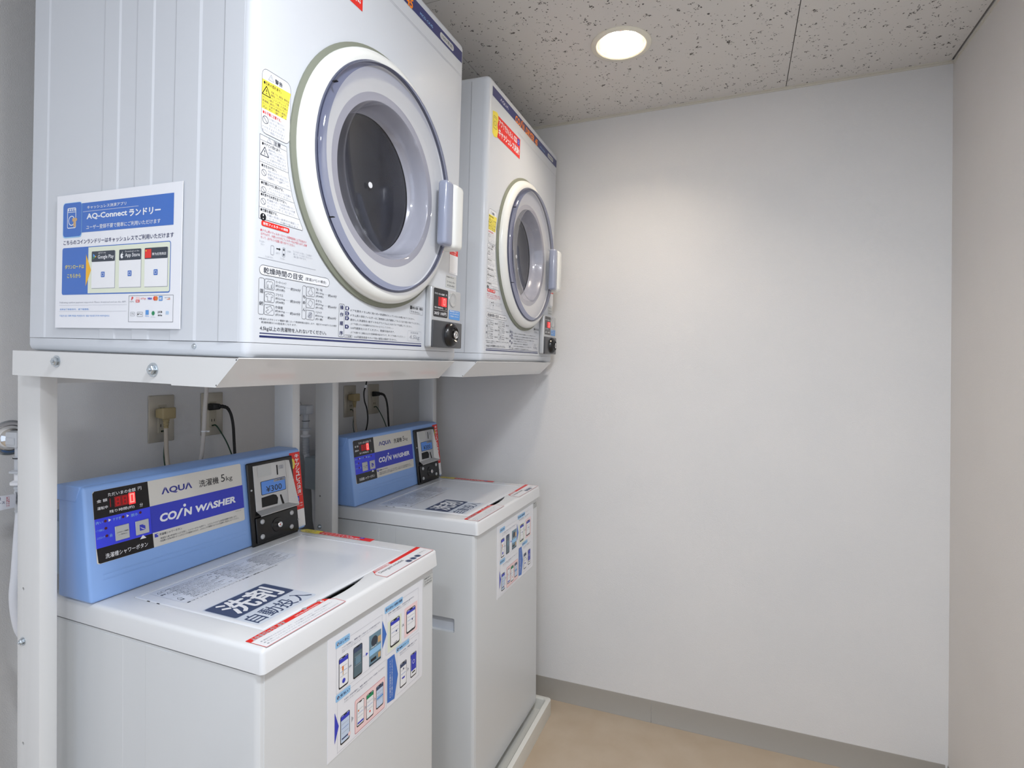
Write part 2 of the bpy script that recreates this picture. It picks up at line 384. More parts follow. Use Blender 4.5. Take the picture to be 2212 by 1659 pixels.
# ------------------------------------------------------------------ downlight
dl = tag(empty('downlight', loc=(LX, LY, ZC)), 'round recessed ceiling downlight with a cream trim ring, switched on', 'ceiling light')
LATHE('trim_ring', lamp_ring, dl, [(.0885, 0), (.0885, -.0025), (.086, -.0045), (.074, -.0055), (.0705, -.003), (.0705, 0)], (0, 0, 0), (0, 0, 1), 64, closed=True)
LATHE('reflector', lamp_ref, dl, [(.0708, -.003), (.069, .01), (.062, .045), (.054, .070), (.053, .075)], (0, 0, 0), (0, 0, 1), 64)
LATHE('lamp_lens', bulb, dl, [(.049, .074), (.040, .066), (.022, .060), (0, .058)], (0, 0, 0), (0, 0, 1), 48)
LATHE('lamp_can', mat('lamp_can_metal', (200, 200, 200), .4, .5), dl, [(.0715, 0), (.072, .05), (.072, .085), (0, .085)], (0, 0, 0), (0, 0, 1), 48)

# ------------------------------------------------------------------ machine frames (both machines stand a little skew; the stand sags forward)
Y0, YD0, YR_, DP = -.1197, -.1791, -.1983, .7649
def TR(c, yaw, tilt=0, off=(0, 0, 0)):
    return Matrix.Translation(Vector(c) + Vector(off)) @ Matrix.Rotation(yaw, 4, 'Z') @ Matrix.Rotation(tilt, 4, 'Y') @ Matrix.Translation(-Vector(c))
MW = [TR((.7, Y0, 1), -.0216) @ Matrix.Translation((0, Y0, 0)), TR((.7, Y0, 1), -.0079, 0, (.0024, DP, 0)) @ Matrix.Translation((0, Y0, 0))]
MD = [TR((.6, YD0, 1.36), -.0008, .0268) @ Matrix.Translation((0, YD0, 1.3429)), TR((.6, YD0, 1.36), .0155, .0268, (.0058, .782, 0)) @ Matrix.Translation((0, YD0, 1.3429))]
MR = TR((.6, YR_, 1.36), .0046, .0268)

# ------------------------------------------------------------------ dryer (x = .2355 back .. .7656 front, y 0..0.6452, z 0..0.80)
XD, DW, DH, DB = .7656, .6452, .7994, .2355
DC = (.3225, .3525)          # door centre (y, z)
def make_dryer():
    r = empty('tumble_dryer', MD[0])
    bm = bmesh.new(); box(bm, DB, XD, .0015, DW, .0232, DH, .0145, 4, edges=lambda e: not (e.verts[0].co.z < .03 and e.verts[1].co.z < .03))
    body = finish('body', bm, enamel, r)
    cut(body, [cyl((.36, DC[0], DC[1]), (1, 0, 0), .2, .6, 64)])
    bm = bmesh.new(); box(bm, DB + .001, XD - .0005, .0018, DW - .0005, 0, .0225, .011, 4, edges=lambda e: not (e.verts[0].co.z > .02 and e.verts[1].co.z > .02))
    finish('base', bm, enamel, r)
    # pressed side panel with vertical ribs
    prof = [(DB + .010, .0013)]
    for x, d in ((.262, .0004), (.288, 0), (.292, .0012), (.437, .0012), (.440, -.0001), (.475, -.0001), (.479, .0012), (.517, .0012), (.520, -.0001), (.556, -.0001), (.560, .0012), (.606, .0012), (.609, -.0001), (.659, -.0001), (.664, .0012), (.709, .0012), (.7125, 0), (.7300, .0006), (.7495, .0013)):
        prof.append((x, d))
    prof += [(.7495, .004), (DB + .010, .004)]
    bm = bmesh.new(); prism(bm, prof, .0236, .784, 'z'); finish('side_panel', bm, enamel, r, sharp=12)
    # drum seen through the door
    LATHE('drum', darkm, r, [(.1995, .40), (.1995, .18), (.205, .06), (.0, .055)], (.36, DC[0], DC[1]), (1, 0, 0), 64)
    LATHE('door_gasket', gask, r, [(.205, .0005), (.2478, .0005), (.2474, .0035), (.2400, .0060), (.205, .006)], (XD, *DC), (1, 0, 0), 96, closed=True)
    door = LATHE('door', doorw, r, [(.214, .004), (.239, .006), (.2385, .012), (.235, .0175), (.229, .0215), (.222, .0235), (.214, .0225), (.210, .018), (.150, .010), (.150, .006)], (XD, *DC), (1, 0, 0), 96, closed=True)
    LATHE('backing_ring', grey_back, door, [(.211, .0135), (.150, .0115)], (XD, *DC), (1, 0, 0), 96)
    LATHE('window_rim', glass_d, door, [(.2125, .0185), (.2145, .024), (.2135, .030), (.210, .034), (.2045, .0358)], (XD, *DC), (1, 0, 0), 96)
    LATHE('rim_shadow', mat('dark_violet_shade', (92, 96, 114), .35), door, [(.2165, .0205), (.2165, .0240), (.2120, .0255), (.2120, .0205)], (XD, *DC), (1, 0, 0), 96, closed=True)  # dark ring painting the shadow gap around the window rim
    LATHE('window', glass_l, door, [(.2045, .0358), (.198, .0345), (.185, .0325), (.166, .0300), (.156, .0295), (.150, .0285), (.1465, .024)], (XD, *DC), (1, 0, 0), 96, sharp=50)
    LATHE('window_bowl', glass_c, door, [(.1465, .024), (.143, .008), (.139, -.010), (.135, -.024), (.130, -.030), (.0, -.0325)], (XD, *DC), (1, 0, 0), 96, sharp=50)
    LATHE('drum_back', mat('smoked_drum_end', (40, 43, 52), .18, .2, coat=.5), door, [(.1335, -.0345), (0, -.038)], (XD, *DC), (1, 0, 0), 64)
    LATHE('bowl_wall', mat('bowl_wall_grey', (176, 178, 188), .25, coat=.3), door, [(.1500, .0115), (.1475, .008), (.1435, -.012), (.1385, -.028), (.1335, -.033)], (XD, *DC), (1, 0, 0), 96)
    tag(LATHE('hub_dot', iw, door, [(.0062, 0), (.0058, .0010), (0, .0012)], (XD - .032, *DC), (1, 0, 0), 16), 'small round white dot in the centre of the window')
    for a in (148, 212):     # joints in the rim
        t = math.radians(a); yy = DC[0] + .2137 * math.cos(t); zz = DC[1] + .2137 * math.sin(t)
        BOX('rim_joint', blackm, door, XD + .022, XD + .0335, yy - .0012, yy + .004, zz - .0006, zz + .0006)
    # handle
    bm = bmesh.new(); hexa(bm, [(XD + .030, .478, .262), (XD + .055, .478, .262), (XD + .055, .515, .262), (XD + .030, .515, .262), (XD + .030, .480, .408), (XD + .055, .480, .408), (XD + .055, .515, .408), (XD + .030, .515, .408)], .008, 3)
    finish('handle_bracket', bm, mat('violet_handle', (154, 161, 182), .2, coat=.4), door)
    bm = bmesh.new(); box(bm, XD + .008, XD + .057, .5155, .562, .259, .410, .012, 4)
    tag(finish('handle', bm, doorw, door), 'white grip on the right of the door')
    LATHE('screw', zinc, r, [(.0042, 0), (.0042, .002), (.003, .0035), (0, .004)], (.6606, .0025, .0150), (0, -1, 0), 12)
    # front print
    P = Print(lambda u, v, w_: (XD + w_, u, v))
    P.poly([(.0225, .7759), (.0225, .7490), (.6315, .7490), (.6315, .7765)], blue_dark, 0)
    P.text('ΛQUΛ', .078, .7568, .140, .7670, iw, 1, bold=.01, res=2)
    for t, a, b in (('CO', .1975, .2380), ('N', .2580, .2780), ('DRYER', .2900, .3740), ('45', .3830, .4090)):
        P.text(t, a, .7480, b, .7700, ior, 2, bold=.035, shear=.12, res=2)
    P.poly([(.2370, .7460), (.2430, .7460), (.2570, .7720), (.2510, .7720)], ior, 2); P.disc(.2620, .7740, .0028, ior, 2)
    P.text('MCD-CK45', .437, .7560, .491, .7618, ilb, 1, res=2)
    P.rrect(.5230, .7540, .5890, .7690, .0072, isg, 1); P.text('100V専用', .5310, .7572, .5810, .7660, igr, 2, bold=.01, res=2)
    P.line(.22, .7245, .635, .7175, .0006, ilg, 0); P.line(.22, .7210, .635, .7140, .0005, ilg, 0)
    # warning label
    P.rrect(.0180, .3370, .0760, .4330, .010, ienam, 0); P.frame(.0195, .3370, .0757, .4330, .0005, igr, 2, r=.010)
    P.poly([(.0200, .4160), (.0757, .4180), (.0677, .3735), (.0200, .3730)], iye, 1)
    def tri(cx, cy, s_, mt=igr):
        P.outline([(cx - s_, cy - s_ * .8), (cx + s_, cy - s_ * .8), (cx, cy + s_)], s_ * .16, mt, 2); P.line(cx, cy - s_ * .1, cx, cy + s_ * .4, s_ * .18, mt, 2); P.disc(cx, cy - s_ * .4, s_ * .12, mt, 2, n=8)
    tri(.0365, .4235, .0050, ilg); P.text('警告', .0440, .4195, .0585, .4262, igr, 2, bold=.03, res=2)
    P.text('●引火の恐れあり。', .0228, .4095, .0565, .4145, ik, 2, bold=.02)
    tri(.0282, .4000, .0078, ik)
    yt = ['洗濯しても、食用油・動物系油、', '機械油、ドライクリーニング油、', 'ベンジンやシンナー、', 'ガソリン等が、付着した衣類は、', '乾燥機に絶対に入れないでくだ', 'さい。引火や爆発の原因に', 'なります。']
    for i, t in enumerate(yt):
        u = .0370 if i < 3 else .0215
        P.text(t, u, .4050 - i * .0046 - .0036, .0735 - i * .0008, .4050 - i * .0046, igr, 2)
    P.text('●お子様に注意する。', .0223, .3655, .0575, .3705, ired, 2, bold=.02)
    P.ring(.0275, .3575, .0058, .0008, igr, 2); P.line(.0235, .3615, .0315, .3535, .0007, igr, 2)
    for i, t in enumerate(['お子様だけで使わせたり、', '幼児の手の届くところで使わ', 'ないでください。', 'けがをするおそれがあり', 'やけどの原因になります。']):
        P.text(t, .0345 if i < 3 else .0215, .3635 - i * .0050 - .0036, .0655, .3635 - i * .0050, ilg, 2)
    fr = [(.0180, .3333), (.0695, .3325), (.0745, .2925), (.0835, .2600), (.0960, .2330), (.1075, .2135), (.1070, .2100), (.0200, .2090)]
    P.poly(fr, ienam, 0); P.outline(fr, .0005, igr, 2)
    for z_, u in ((.3255, .0695), (.2932, .0747), (.2668, .0805), (.2495, .0880), (.2262, .1000)): P.line(.0190, z_, u, z_, .0004, igr, 2)
    tri(.0355, .3295, .0042, ilg); P.text('注意', .0437, .3265, .0578, .3322, igr, 2, bold=.03, res=2)
    def para(head, z_, u1, lines, icon=1, mt=ilg, ub=.0340):
        P.text(head, .0222, z_ - .0048, .0222 + .0036 * len(head), z_, ik, 2, bold=.015)
        if icon == 1: P.ring(.0270, z_ - .0125, .0048, .0006, igr, 2); P.line(.0238, z_ - .0092, .0302, z_ - .0158, .0006, igr, 2)
        if icon == 2: tri(.0275, z_ - .0140, .0075)
        if icon == 3: P.disc(.0275, z_ - .0125, .0055, ik, 2); P.line(.0275, z_ - .0115, .0275, z_ - .0085, .0016, iw, 3); P.disc(.0275, z_ - .0150, .0009, iw, 3, n=8)
        for i, t in enumerate(lines): P.text(t, ub if i < 4 else .0215, z_ - .0062 - i * .0048 - .0036, u1 - .002 + i * .0012, z_ - .0062 - i * .0048, mt, 2)
    para('●やけどの恐れあり。', .3235, .0690, ['運転中や停止してからすぐに、', '衣類投入口や扉に触れない', 'でください。高温になって', 'いる部分があります。', 'やけどをするおそれがあります。'], 2)
    para('●水をかけない。', .2912, .0760, ['本体に水をかけないでください。', '感電や火災の原因になり', 'ます。'])
    para('●衣類は十分に脱水する。', .2655, .0830, ['しずくのたれるような衣類は', '入れないでください。'])
    para('●火気や引火物を近づけない。', .2480, .0910, ['乾燥機の近くで火気を使わない', 'でください。引火性のものを置', 'かないでください。'])
    para('●衣類を確認する。', .2250, .1010, ['衣類の取扱い絵表示を確認して', 'ください。衣類が傷みます。'], 3)
    P.rrect(.0245, .1990, .0795, .2070, .0028, ired, 1); P.frame(.0245, .1990, .0795, .2070, .0005, ired, 2, r=.0028)
    P.text('排気フィルターの掃除', .0275, .2008, .0765, .2052, iw, 2, bold=.03)
    for i, (t, a, b) in enumerate((('●ドラム奥のフィルターカバーは使用前後に上下左右から', .0230, .1170), ('はずれます。お使いのたびにフィルターを必ず取りはずし清掃', .0240, .1180), ('をして、必ずもとの位置に取り付けてください。', .0240, .0920))):
        P.text(t, a, .1945 - i * .0053 - .0040, b, .1945 - i * .0053, ipk, 2)
    P.frame(.0430, .1590, .0495, .1735, .0006, ilg, 2, r=.002); P.rect(.0540, .1695, .0600, .1710, ik, 2); P.poly([(.0595, .1680), (.0595, .1725), (.0625, .1702)], ik, 2)
    P.frame(.0660, .1600, .0720, .1745, .0006, ilg, 2, r=.002); P.disc(.069, .171, .0016, igr, 2); P.disc(.069, .1635, .0016, igr, 2)
    for t, a, z_, b in (('フィルター', .0215, .1770, .0320), ('カバー', .0240, .1730, .0310), ('はずす', .0535, .1650, .0610), ('フィルターカバー', .0330, .1560, .0480), ('フィルター', .0620, .1580, .0720), ('フィルターの汚れ、ごみを取り', .0880, .1740, .1300), ('除いて、フィルターカバーと一', .0890, .1700, .1310), ('緒に取り付けます。', .0900, .1660, .1180), ('ごみを取る', .0750, .1720, .0840)):
        P.text(t, a, z_ - .0030, b, z_, ilg, 2)
    P.rrect(.0200, .1505, .1400, .1512, .0003, ilg, 0)
    # drying time guide
    P.rrect(.0225, .1258, .1740, .1410, .0072, ienam, 0); P.frame(.0225, .1258, .1740, .1410, .0006, igr, 2, r=.0074)
    P.text('乾燥時間の目安', .0305, .1285, .1110, .1380, igr, 2, bold=.02, res=2); P.text('(室温20℃の場合)', .1160, .1295, .1655, .1353, igr, 2, bold=0)
    P.frame(.0222, .0660, .0330, .1212, .0005, igr, 1, r=.003); P.text('混', .0240, .0985, .0312, .1045, igr, 2, bold=.01); P.text('紡', .0240, .0800, .0312, .0860, igr, 2, bold=.01)
    P.frame(.1104, .0657, .1196, .1208, .0005, igr, 1, r=.003)
    for t, z_ in (('も', .1000), ('め', .0905), ('ん', .0790)): P.text(t, .1120, z_, .1180, z_ + .0055, igr, 2, bold=.01)
    def icon(u0, z0, kind):
        P.frame(u0, z0, u0 + .0197, z0 + .0160, .0005, igr, 1, r=.003); c = u0 + .0098; z = z0 + .008
        if kind == 0: pts = [(-.0025, .005), (-.006, .003), (-.007, -.005), (-.004, -.006), (-.0035, .000), (-.003, -.006), (.003, -.006), (.0035, 0), (.004, -.006), (.007, -.005), (.006, .003), (.0025, .005), (0, .0035)]
        elif kind == 1: pts = [(-.002, .0055), (-.0075, .003), (-.006, .000), (-.0035, .001), (-.0035, -.006), (.0035, -.006), (.0035, .001), (.006, .000), (.0075, .003), (.002, .0055), (0, .004)]
        elif kind == 2: pts = [(-.006, .003), (.003, .006), (.007, 0), (.004, -.001), (-.002, -.006), (-.007, -.003), (-.001, .000)]
        elif kind == 3: pts = [(-.002, .006), (.002, .006), (.002, .002), (.006, -.002), (.002, -.006), (-.003, -.005), (-.006, -.001), (-.002, .002)]
        elif kind == 4: pts = [(-.006, -.001), (-.001, .006), (.006, .002), (.001, -.006)]
        else: pts = [(-.006, -.003), (-.003, .005), (.003, .006), (.006, .001), (.004, -.005), (-.002, -.006)]
        if kind == 5: P.poly([(c + a * .9, z + b * .9) for a, b in pts], ilg, 2); P.line(c - .004, z - .003, c + .004, z + .004, .0006, igr, 3)
        else: P.outline([(c + a, z + b) for a, b in pts], .0004, igr, 2)
    rows = [('セーターシャツ', '約200g', '(約5枚)', '約30分'), ('ブラウス', '約200g', '(約8枚)', '約30分'), ('作業服', '約800g', '(約3着)', '約60分')]
    rows2 = [('下着・半袖', '約130g', '(約8枚)', '約60分'), ('タオル', '約70g', '(約10枚)', '約60分'), ('パジャマ', '約500g', '(約1着)', '約60分')]
    for i in range(3):
        z_ = .1052 - i * .0195
        icon(.0330, z_, (0, 1, 2)[i]); icon(.1193, z_ - .0006, (3, 4, 5)[i])
        for (a, b, c, d), u, ue in ((rows[i], .0547, .0850), (rows2[i], .1413, .1716)):
            P.text(a, u, z_ + .0112, u + .0030 * max(len(a), 5), z_ + .0156, igr, 2); P.text(b, u, z_ + .0052, u + .0190, z_ + .0095, igr, 2); P.text(c, u, z_ - .0004, u + .0185, z_ + .0038, igr, 2)
            P.line(u + .0200, z_ + .0072, ue - .001, z_ + .0072, .0003, ilg, 2); P.text(d, ue, z_ + .0040, ue + .0215, z_ + .0088, igr, 2, bold=.005)
    P.text('※室温およびセンイの種類や量によって乾燥時間は変化します。電圧が100V以下になる場合', .0240, .0580, .1945, .0612, igr, 2); P.text('乾燥時間は10%程度長くなります。', .0285, .0530, .1000, .0562, igr, 2)
    P.text('4.5kg以上の洗濯物を入れないでください。', .0262, .0412, .1690, .0490, igr, 2, bold=.012, res=2)
    P.rect(.0258, .0372, .4775, .0386, inv, 1); P.rect(.0255, .0315, .4780, .0345, inv, 1)
    P.frame(.2000, .0405, .2150, .1006, .0006, igr, 1, r=.003)
    for t, z_ in (('操', .0905), ('作', .0775), ('順', .0615), ('序', .0440)): P.text(t, .2030, z_, .2120, z_ + .0075, inv, 2, bold=.02, res=2)
    for t, z_ in (('1', .0905), ('2', .0812), ('3', .0724), ('4', .0568)):
        P.poly([(.2175, z_), (.2255, z_), (.2282, z_ + .0035), (.2255, z_ + .0070), (.2175, z_ + .0070)], inv, 2); P.text(t, .2200, z_ + .0012, .2235, z_ + .0060, iw, 3, bold=.04)
    for t, a, z_, b in (('ドアを開きドラム内に他の人の洗濯物が入っていないか確かめてください。', .2320, .0935, .4475), ('ドラム奥の排気フィルターはご使用前に必ず掃除してもとどおり取り付けてください。', .2320, .0845, .4700), ('脱水した洗濯物を1枚ずつひろげてドラムに入れてドアを閉じてください。', .2320, .0762, .4385), ('(ドアを閉じるとき洗濯物がはさまらないようにしてください。)', .2330, .0684, .3670), ('100円硬貨を入れてください。乾燥を始めます。', .2330, .0610, .3730), ('(ドアを開けると運転は止まり乾燥時間が進みますので、早くドアを閉じてください。)', .2330, .0525, .4115), ('100円硬貨専用ですので他の硬貨は使用できません。', .2440, .0448, .3825)):
        P.text(t, a, z_ - .0044, b, z_, igr, 2)
    P.frame(.2170, .0400, .2380, .0455, .0004, igr, 1, r=.001); P.text('ご注意', .2195, .0412, .2355, .0445, igr, 2)
    P.frame(.4285, .1028, .4815, .1206, .0004, igr, 1, r=.002); P.rect(.4295, .1125, .4360, .1195, ik, 2); P.text('硬貨の回収・両替は', .4370, .1130, .4800, .1190, ik, 2, bold=.02); P.text('できません。', .4310, .1045, .4700, .1095, igr, 2)
    P.frame(.4220, .0425, .4755, .0650, .0004, ilg, 1, r=.002); P.text('乾燥容量', .4330, .0590, .4640, .0630, ilg, 2); P.text('4.5kg', .4290, .0450, .4700, .0560, ilg, 2, bold=.02)
    tag(P.emit('printed_graphics', r), 'navy title band, warnings and drying guide printed on the front')
    # red cashless sticker top left
    P = Print(lambda u, v, w_: (XD + w_, u, v), .0004)
    P.rect(.0630, .6470, .2440, .7095, ired, 0); P.poly([(.0265, .7080), (.0550, .7150), (.0640, .7120), (.0680, .6980), (.0600, .6800), (.0680, .6650), (.0600, .6440), (.0400, .6400), (.0275, .6470)], iye, 1)
    P.frame(.0330, .6640, .0560, .6990, .0012, igr, 2, r=.003); P.ring(.0445, .6790, .0070, .0012, igr, 2); P.line(.0345, .6940, .0545, .6940, .001, igr, 2)
    P.text('アプリでかんたん', .0720, .6850, .1830, .7030, iw, 2, bold=.055, res=2); P.text('キャッシュレス決済!!', .0720, .6560, .2370, .6775, iw, 2, bold=.08, res=2)
    P.rrect(.1900, .6860, .2150, .7020, .003, iw, 2); P.text('専用', .1930, .6890, .2120, .6990, ired, 3, bold=.03); P.rrect(.2200, .6850, .2380, .7050, .003, ibr, 2); P.ring(.2290, .6950, .0050, .0010, iw, 3)
    tag(P.emit('cashless_sticker', r), 'red and yellow sticker below the title band')
    P = Print(lambda u, v, w_: (XD + w_, u, v), .0004)
    P.rect(.5975, .2640, .6390, .3030, ired, 0); P.rrect(.6120, .2850, .6250, .3010, .003, ibr, 1); P.ring(.6185, .2930, .0040, .0010, iw, 2)
    for i in range(3): P.text('アプリで簡単!'[:7 - i], .6010, .2800 - i * .0055 - .0038, .6350 - i * .004, .2800 - i * .0055, iw, 1)
    P.rect(.5975, .2170, .6390, .2640, iw, 0); P.text('くわしくは', .6010, .2190, .6300, .2215, ilg, 1)
    tag(P.emit('app_sticker', r), 'small red and white sticker under the door handle')
    P = Print(lambda u, v, w_: (XD + w_, u, v), .0004)
    P.rect(.5815, .1810, .6340, .2110, isg, 0); P.text('乾燥機の使い方', .5850, .2050, .6200, .2085, igr, 1); P.text('コールセンター', .5860, .1930, .6280, .1980, igr, 1, bold=.02); P.text('0120-000', .5880, .1840, .6250, .1890, igr, 1, bold=.02)
    P.V = P.V; P.emit('contact_sticker', r)
    # coin unit
    T = .018
    bm = bmesh.new(); box(bm, XD + .0005, XD + T, .4885, .6300, .0310, .1725, .005, 3); cu = finish('coin_unit', bm, silver, r)
    P = Print(lambda u, v, w_: (XD + T + w_, u, v), .0004)
    P.rrect(.4965, .1025, .5625, .1685, .004, ipb, 0); P.rect(.5175, .1285, .5560, .1495, ledg, 1); P.rect(.5330, .1285, .5560, .1495, ledr, 2)
    P.frame(.5410, .1320, .5500, .1465, .0016, ledw, 3)
    P.text('ただいまの金額', .5010, .1540, .5450, .1585, iw, 1, bold=.01); P.text('円', .5520, .1540, .5570, .1585, iw, 1, bold=.01)
    P.text('残り時間(約)', .5010, .1215, .5400, .1260, iw, 1, bold=.01); P.text('分', .5520, .1215, .5570, .1260, iw, 1); P.line(.4990, .1190, .5600, .1190, .0004, iw, 1)
    P.text('30分 100円', .5010, .1070, .5560, .1150, iw, 1, bold=.02, res=2)
    P.rrect(.5695, .1015, .6240, .1240, .003, isk, 1)
    for i in range(3): P.text(('硬貨投入口の', 'コインは100円のみ', 'ご使用ください')[i], .5730, .1195 - i * .006, .6180, .1230 - i * .006, iw, 2, bold=.02)
    P.emit('display_panel', cu)
    LATHE('coin_button', steel, cu, [(.0175, 0), (.0175, .0015), (.0155, .0020), (.013, .0005), (0, -.002)], (XD + T + .0003, .5865, .1495), (1, 0, 0), 32)
    bm = bmesh.new(); box(bm, XD + T - .003, XD + T + .004, .4915, .6315, .0315, .0945, .003, 3); lp = finish('lock_panel', bm, mat('charcoal_plastic', (62, 64, 68), .3, coat=.2), cu)
    LATHE('lock_collar', black, lp, [(.030, 0), (.029, .006), (.024, .012), (.018, .014), (.014, .009), (0, .009)], (XD + T + .004, .5715, .0635), (1, 0, 0), 40)
    LATHE('lock_cylinder', chrome, lp, [(.010, 0), (.010, .008), (.0085, .0095), (.006, .0095), (.006, .0065), (.0035, .0065), (.0035, .0095), (0, .0095)], (XD + T + .012, .5715, .0635), (1, 0, 0), 24)
    return r
d1 = make_dryer()
bpy.context.view_layer.update()
d2 = copy_tree(d1); d2.matrix_world = MD[1]
tag(d1, 'nearer white coin dryer, big round grey window, white notice sheet on its ribbed side', 'dryer', 'coin dryers on the stands')
tag(d2, 'farther white coin dryer beside the back wall, its full blue title band in view', 'dryer', 'coin dryers on the stands')

# ------------------------------------------------------------------ notice sheet on the side of the near dryer
def sheet_side():
    bm = bmesh.new(); box(bm, .3262, .6345, -.0030, -.0022, .0410, .2685); s_ = finish('notice_sheet', bm, mat('laminated_sheet', (238, 240, 246), .15, coat=.5)); s_.matrix_world = MD[0]
    P = Print(lambda u, v, w_: (u, -.0030 - w_, v), .0002)
    P.rect(.3940, .2025, .6160, .2520, ibl, 0)
    P.rrect(.3435, .1950, .3940, .2550, .006, ilb, 1); P.rrect(.3445, .1968, .3932, .2543, .006, ibl, 2)
    P.frame(.3555, .2110, .3790, .2460, .0014, iw, 3, r=.003); P.line(.356, .2385, .3785, .2385, .001, iw, 3); P.ring(.3672, .2240, .0085, .0014, iw, 3)
    for i in range(4): P.rect(.3575 + i * .0055, .2405, .3605 + i * .0055, .2440, iw, 3)
    P.poly([(.3690, .2270), (.3720, .2290), (.3750, .2275), (.3780, .2290), (.3825, .2265), (.3810, .2225), (.3785, .2235), (.3785, .2130), (.3725, .2130), (.3725, .2230), (.3700, .2220)], ibrown, 4)
    P.text('キャッシュレス決済アプリ', .4078, .2410, .5057, .2466, iw, 1, bold=.02, res=2); P.line(.3968, .2373, .5354, .2373, .0005, iw, 1)
    P.text('AQ-Connect', .4065, .2225, .5085, .2335, iw, 1, bold=.03, res=2); P.text('ランドリー', .5135, .2225, .5865, .2330, iw, 1, bold=.07, res=2)
    P.text('ユーザー登録不要で簡単にご利用いただけます', .4062, .2068, .5868, .2140, iw, 1, bold=.01, res=2)
    P.text('こちらのコインランドリーはキャッシュレスでご利用いただけます', .3460, .1830, .6172, .1910, inv, 1, bold=.015, res=2)
    P.rrect(.3433, .0975, .6112, .1780, .004, ibl, 0); P.rrect(.4131, .0993, .6100, .1766, .003, icr, 1); P.rect(.4131, .0993, .4200, .1766, icr, 1.5)
    P.poly([(.4075, .1113), (.4209, .1380), (.4075, .1650)], iyo, 2)
    P.text('ダウンロードは', .3512, .1418, .4020, .1487, iye, 1, bold=.03, res=2); P.text('こちらから', .3580, .1265, .3937, .1330, iye, 1, bold=.03, res=2)
    for u0, u1 in ((.4225, .4810), (.4916, .5440), (.5526, .6050)):
        P.rect(u0 + .001, .1068, u1 + .001, .1680, ilg, 2); P.rect(u0, .1078, u1, .1690, iw, 3); P.rrect(u0, .1515, u1, .1690, .0015, idk, 4)
    P.text('GET IT ON', .4390, .1645, .4580, .1670, iw, 5); P.text('Google Play', .4385, .1545, .4785, .1625, iw, 5, bold=.01, res=2)
    P.poly([(.4260, .1550), (.4260, .1600), (.4340, .1600)], igrn, 5); P.poly([(.4260, .1600), (.4260, .1655), (.4340, .1600)], isk, 5); P.poly([(.4315, .1583), (.4315, .1618), (.4350, .1600)], iyo, 6); P.poly([(.4260, .1550), (.4275, .1562), (.4330, .1595), (.4340, .1600)], ired, 6)
    P.text('Download on the', .5065, .1645, .5400, .1668, iw, 5); P.text('App Store', .5060, .1548, .5415, .1628, iw, 5, bold=.01, res=2)
    P.disc(.4985, .1588, .0036, iw, 5, rv=.0042, n=14); P.disc(.5012, .1590, .0014, idk, 6, n=8); P.poly([(.4985, .1635), (.4997, .1660), (.5003, .1642)], iw, 5)
    P.rect(.5535, .1530, .5680, .1670, ired, 5); P.disc(.5560, .1645, .0012, iye, 6, n=6); P.text('華为应用商店', .5700, .1565, .6020, .1610, iw, 5, bold=.01, res=2)
    for u0, u1 in ((.4225, .4810), (.4916, .5440), (.5526, .6050)):   # the scan codes themselves are left out
        c = (u0 + u1) / 2; P.rrect(c - .0045, .1255, c + .0045, .1345, .001, ibl, 5); P.frame(c - .0025, .1275, c + .0025, .1325, .0006, iw, 6)
    P.frame(.5164, .0515, .6193, .0940, .0005, igr, 1)
    P.text('P', .5225, .0865, .5275, .0920, ired, 2, bold=.08, shear=.2); P.text('PayPay', .5195, .0830, .5290, .0850, igr, 2); P.rect(.5335, .0870, .5420, .0915, ipink, 2); P.rect(.5335, .0830, .5420, .0868, ired, 2); P.text('au', .5350, .0838, .5405, .0860, iw, 3, bold=.03)
    P.text('d Pay', .5450, .0865, .5570, .0905, ired, 2); P.text('VISA', .5610, .0870, .5710, .0903, ibr, 2, bold=.05, shear=.15)
    P.disc(.5775, .0888, .0035, ired, 2); P.disc(.5810, .0888, .0035, iora, 3); P.rect(.5870, .0850, .5950, .0925, isk, 2); P.text('AMEX', .5880, .0865, .5940, .0905, iw, 3, bold=.03); P.text('DISCOVER', .6000, .0890, .6120, .0905, igr, 2); P.poly([(.6030, .0868), (.6120, .0868), (.6120, .0885)], iora, 2)
    P.frame(.5205, .0610, .5320, .0675, .0003, igr, 2, r=.002); P.text('G Pay', .5225, .0628, .5300, .0658, igr, 3); P.frame(.5370, .0600, .5505, .0675, .0004, igr, 2, r=.001); P.disc(.5395, .0638, .0012, ik, 3, n=8); P.text('Pay', .5415, .0625, .5490, .0655, ik, 3)
    P.rect(.5570, .0630, .5640, .0705, isk, 2); P.text('Alipay', .5560, .0595, .5650, .0620, isk, 2); P.disc(.5745, .0655, .0034, igrn, 2); P.text('WeChat', .5690, .0588, .5800, .0603, ilg, 2)
    P.text('J C B', .5850, .0650, .5950, .0690, ik, 2, bold=.06); P.text('QR Pay', .5850, .0605, .5950, .0635, ik, 2, bold=.05); P.text('銀聯', .6030, .0630, .6100, .0690, ilb, 2)
    P.text('Following cashless payment supported. Please download and use the APP.', .3385, .0822, .5105, .0858, ilg, 1); P.line(.337, .0795, .512, .0795, .0003, ilg, 1)
    P.text('支持以下现金支付。请下载使用。', .3388, .0710, .4180, .0742, isk, 1); P.line(.337, .0690, .512, .0690, .0003, ilg, 1)
    P.text('다음과 같은 결제 방법을 지원합니다. 앱을 다운로드하여 사용하십시오', .3390, .0600, .4700, .0632, isk, 1)
    P.emit('printed_graphics', s_)
    return s_
tag(sheet_side(), 'laminated notice with a blue header, on the ribbed side of the nearer dryer', 'notice', 'laminated notices')

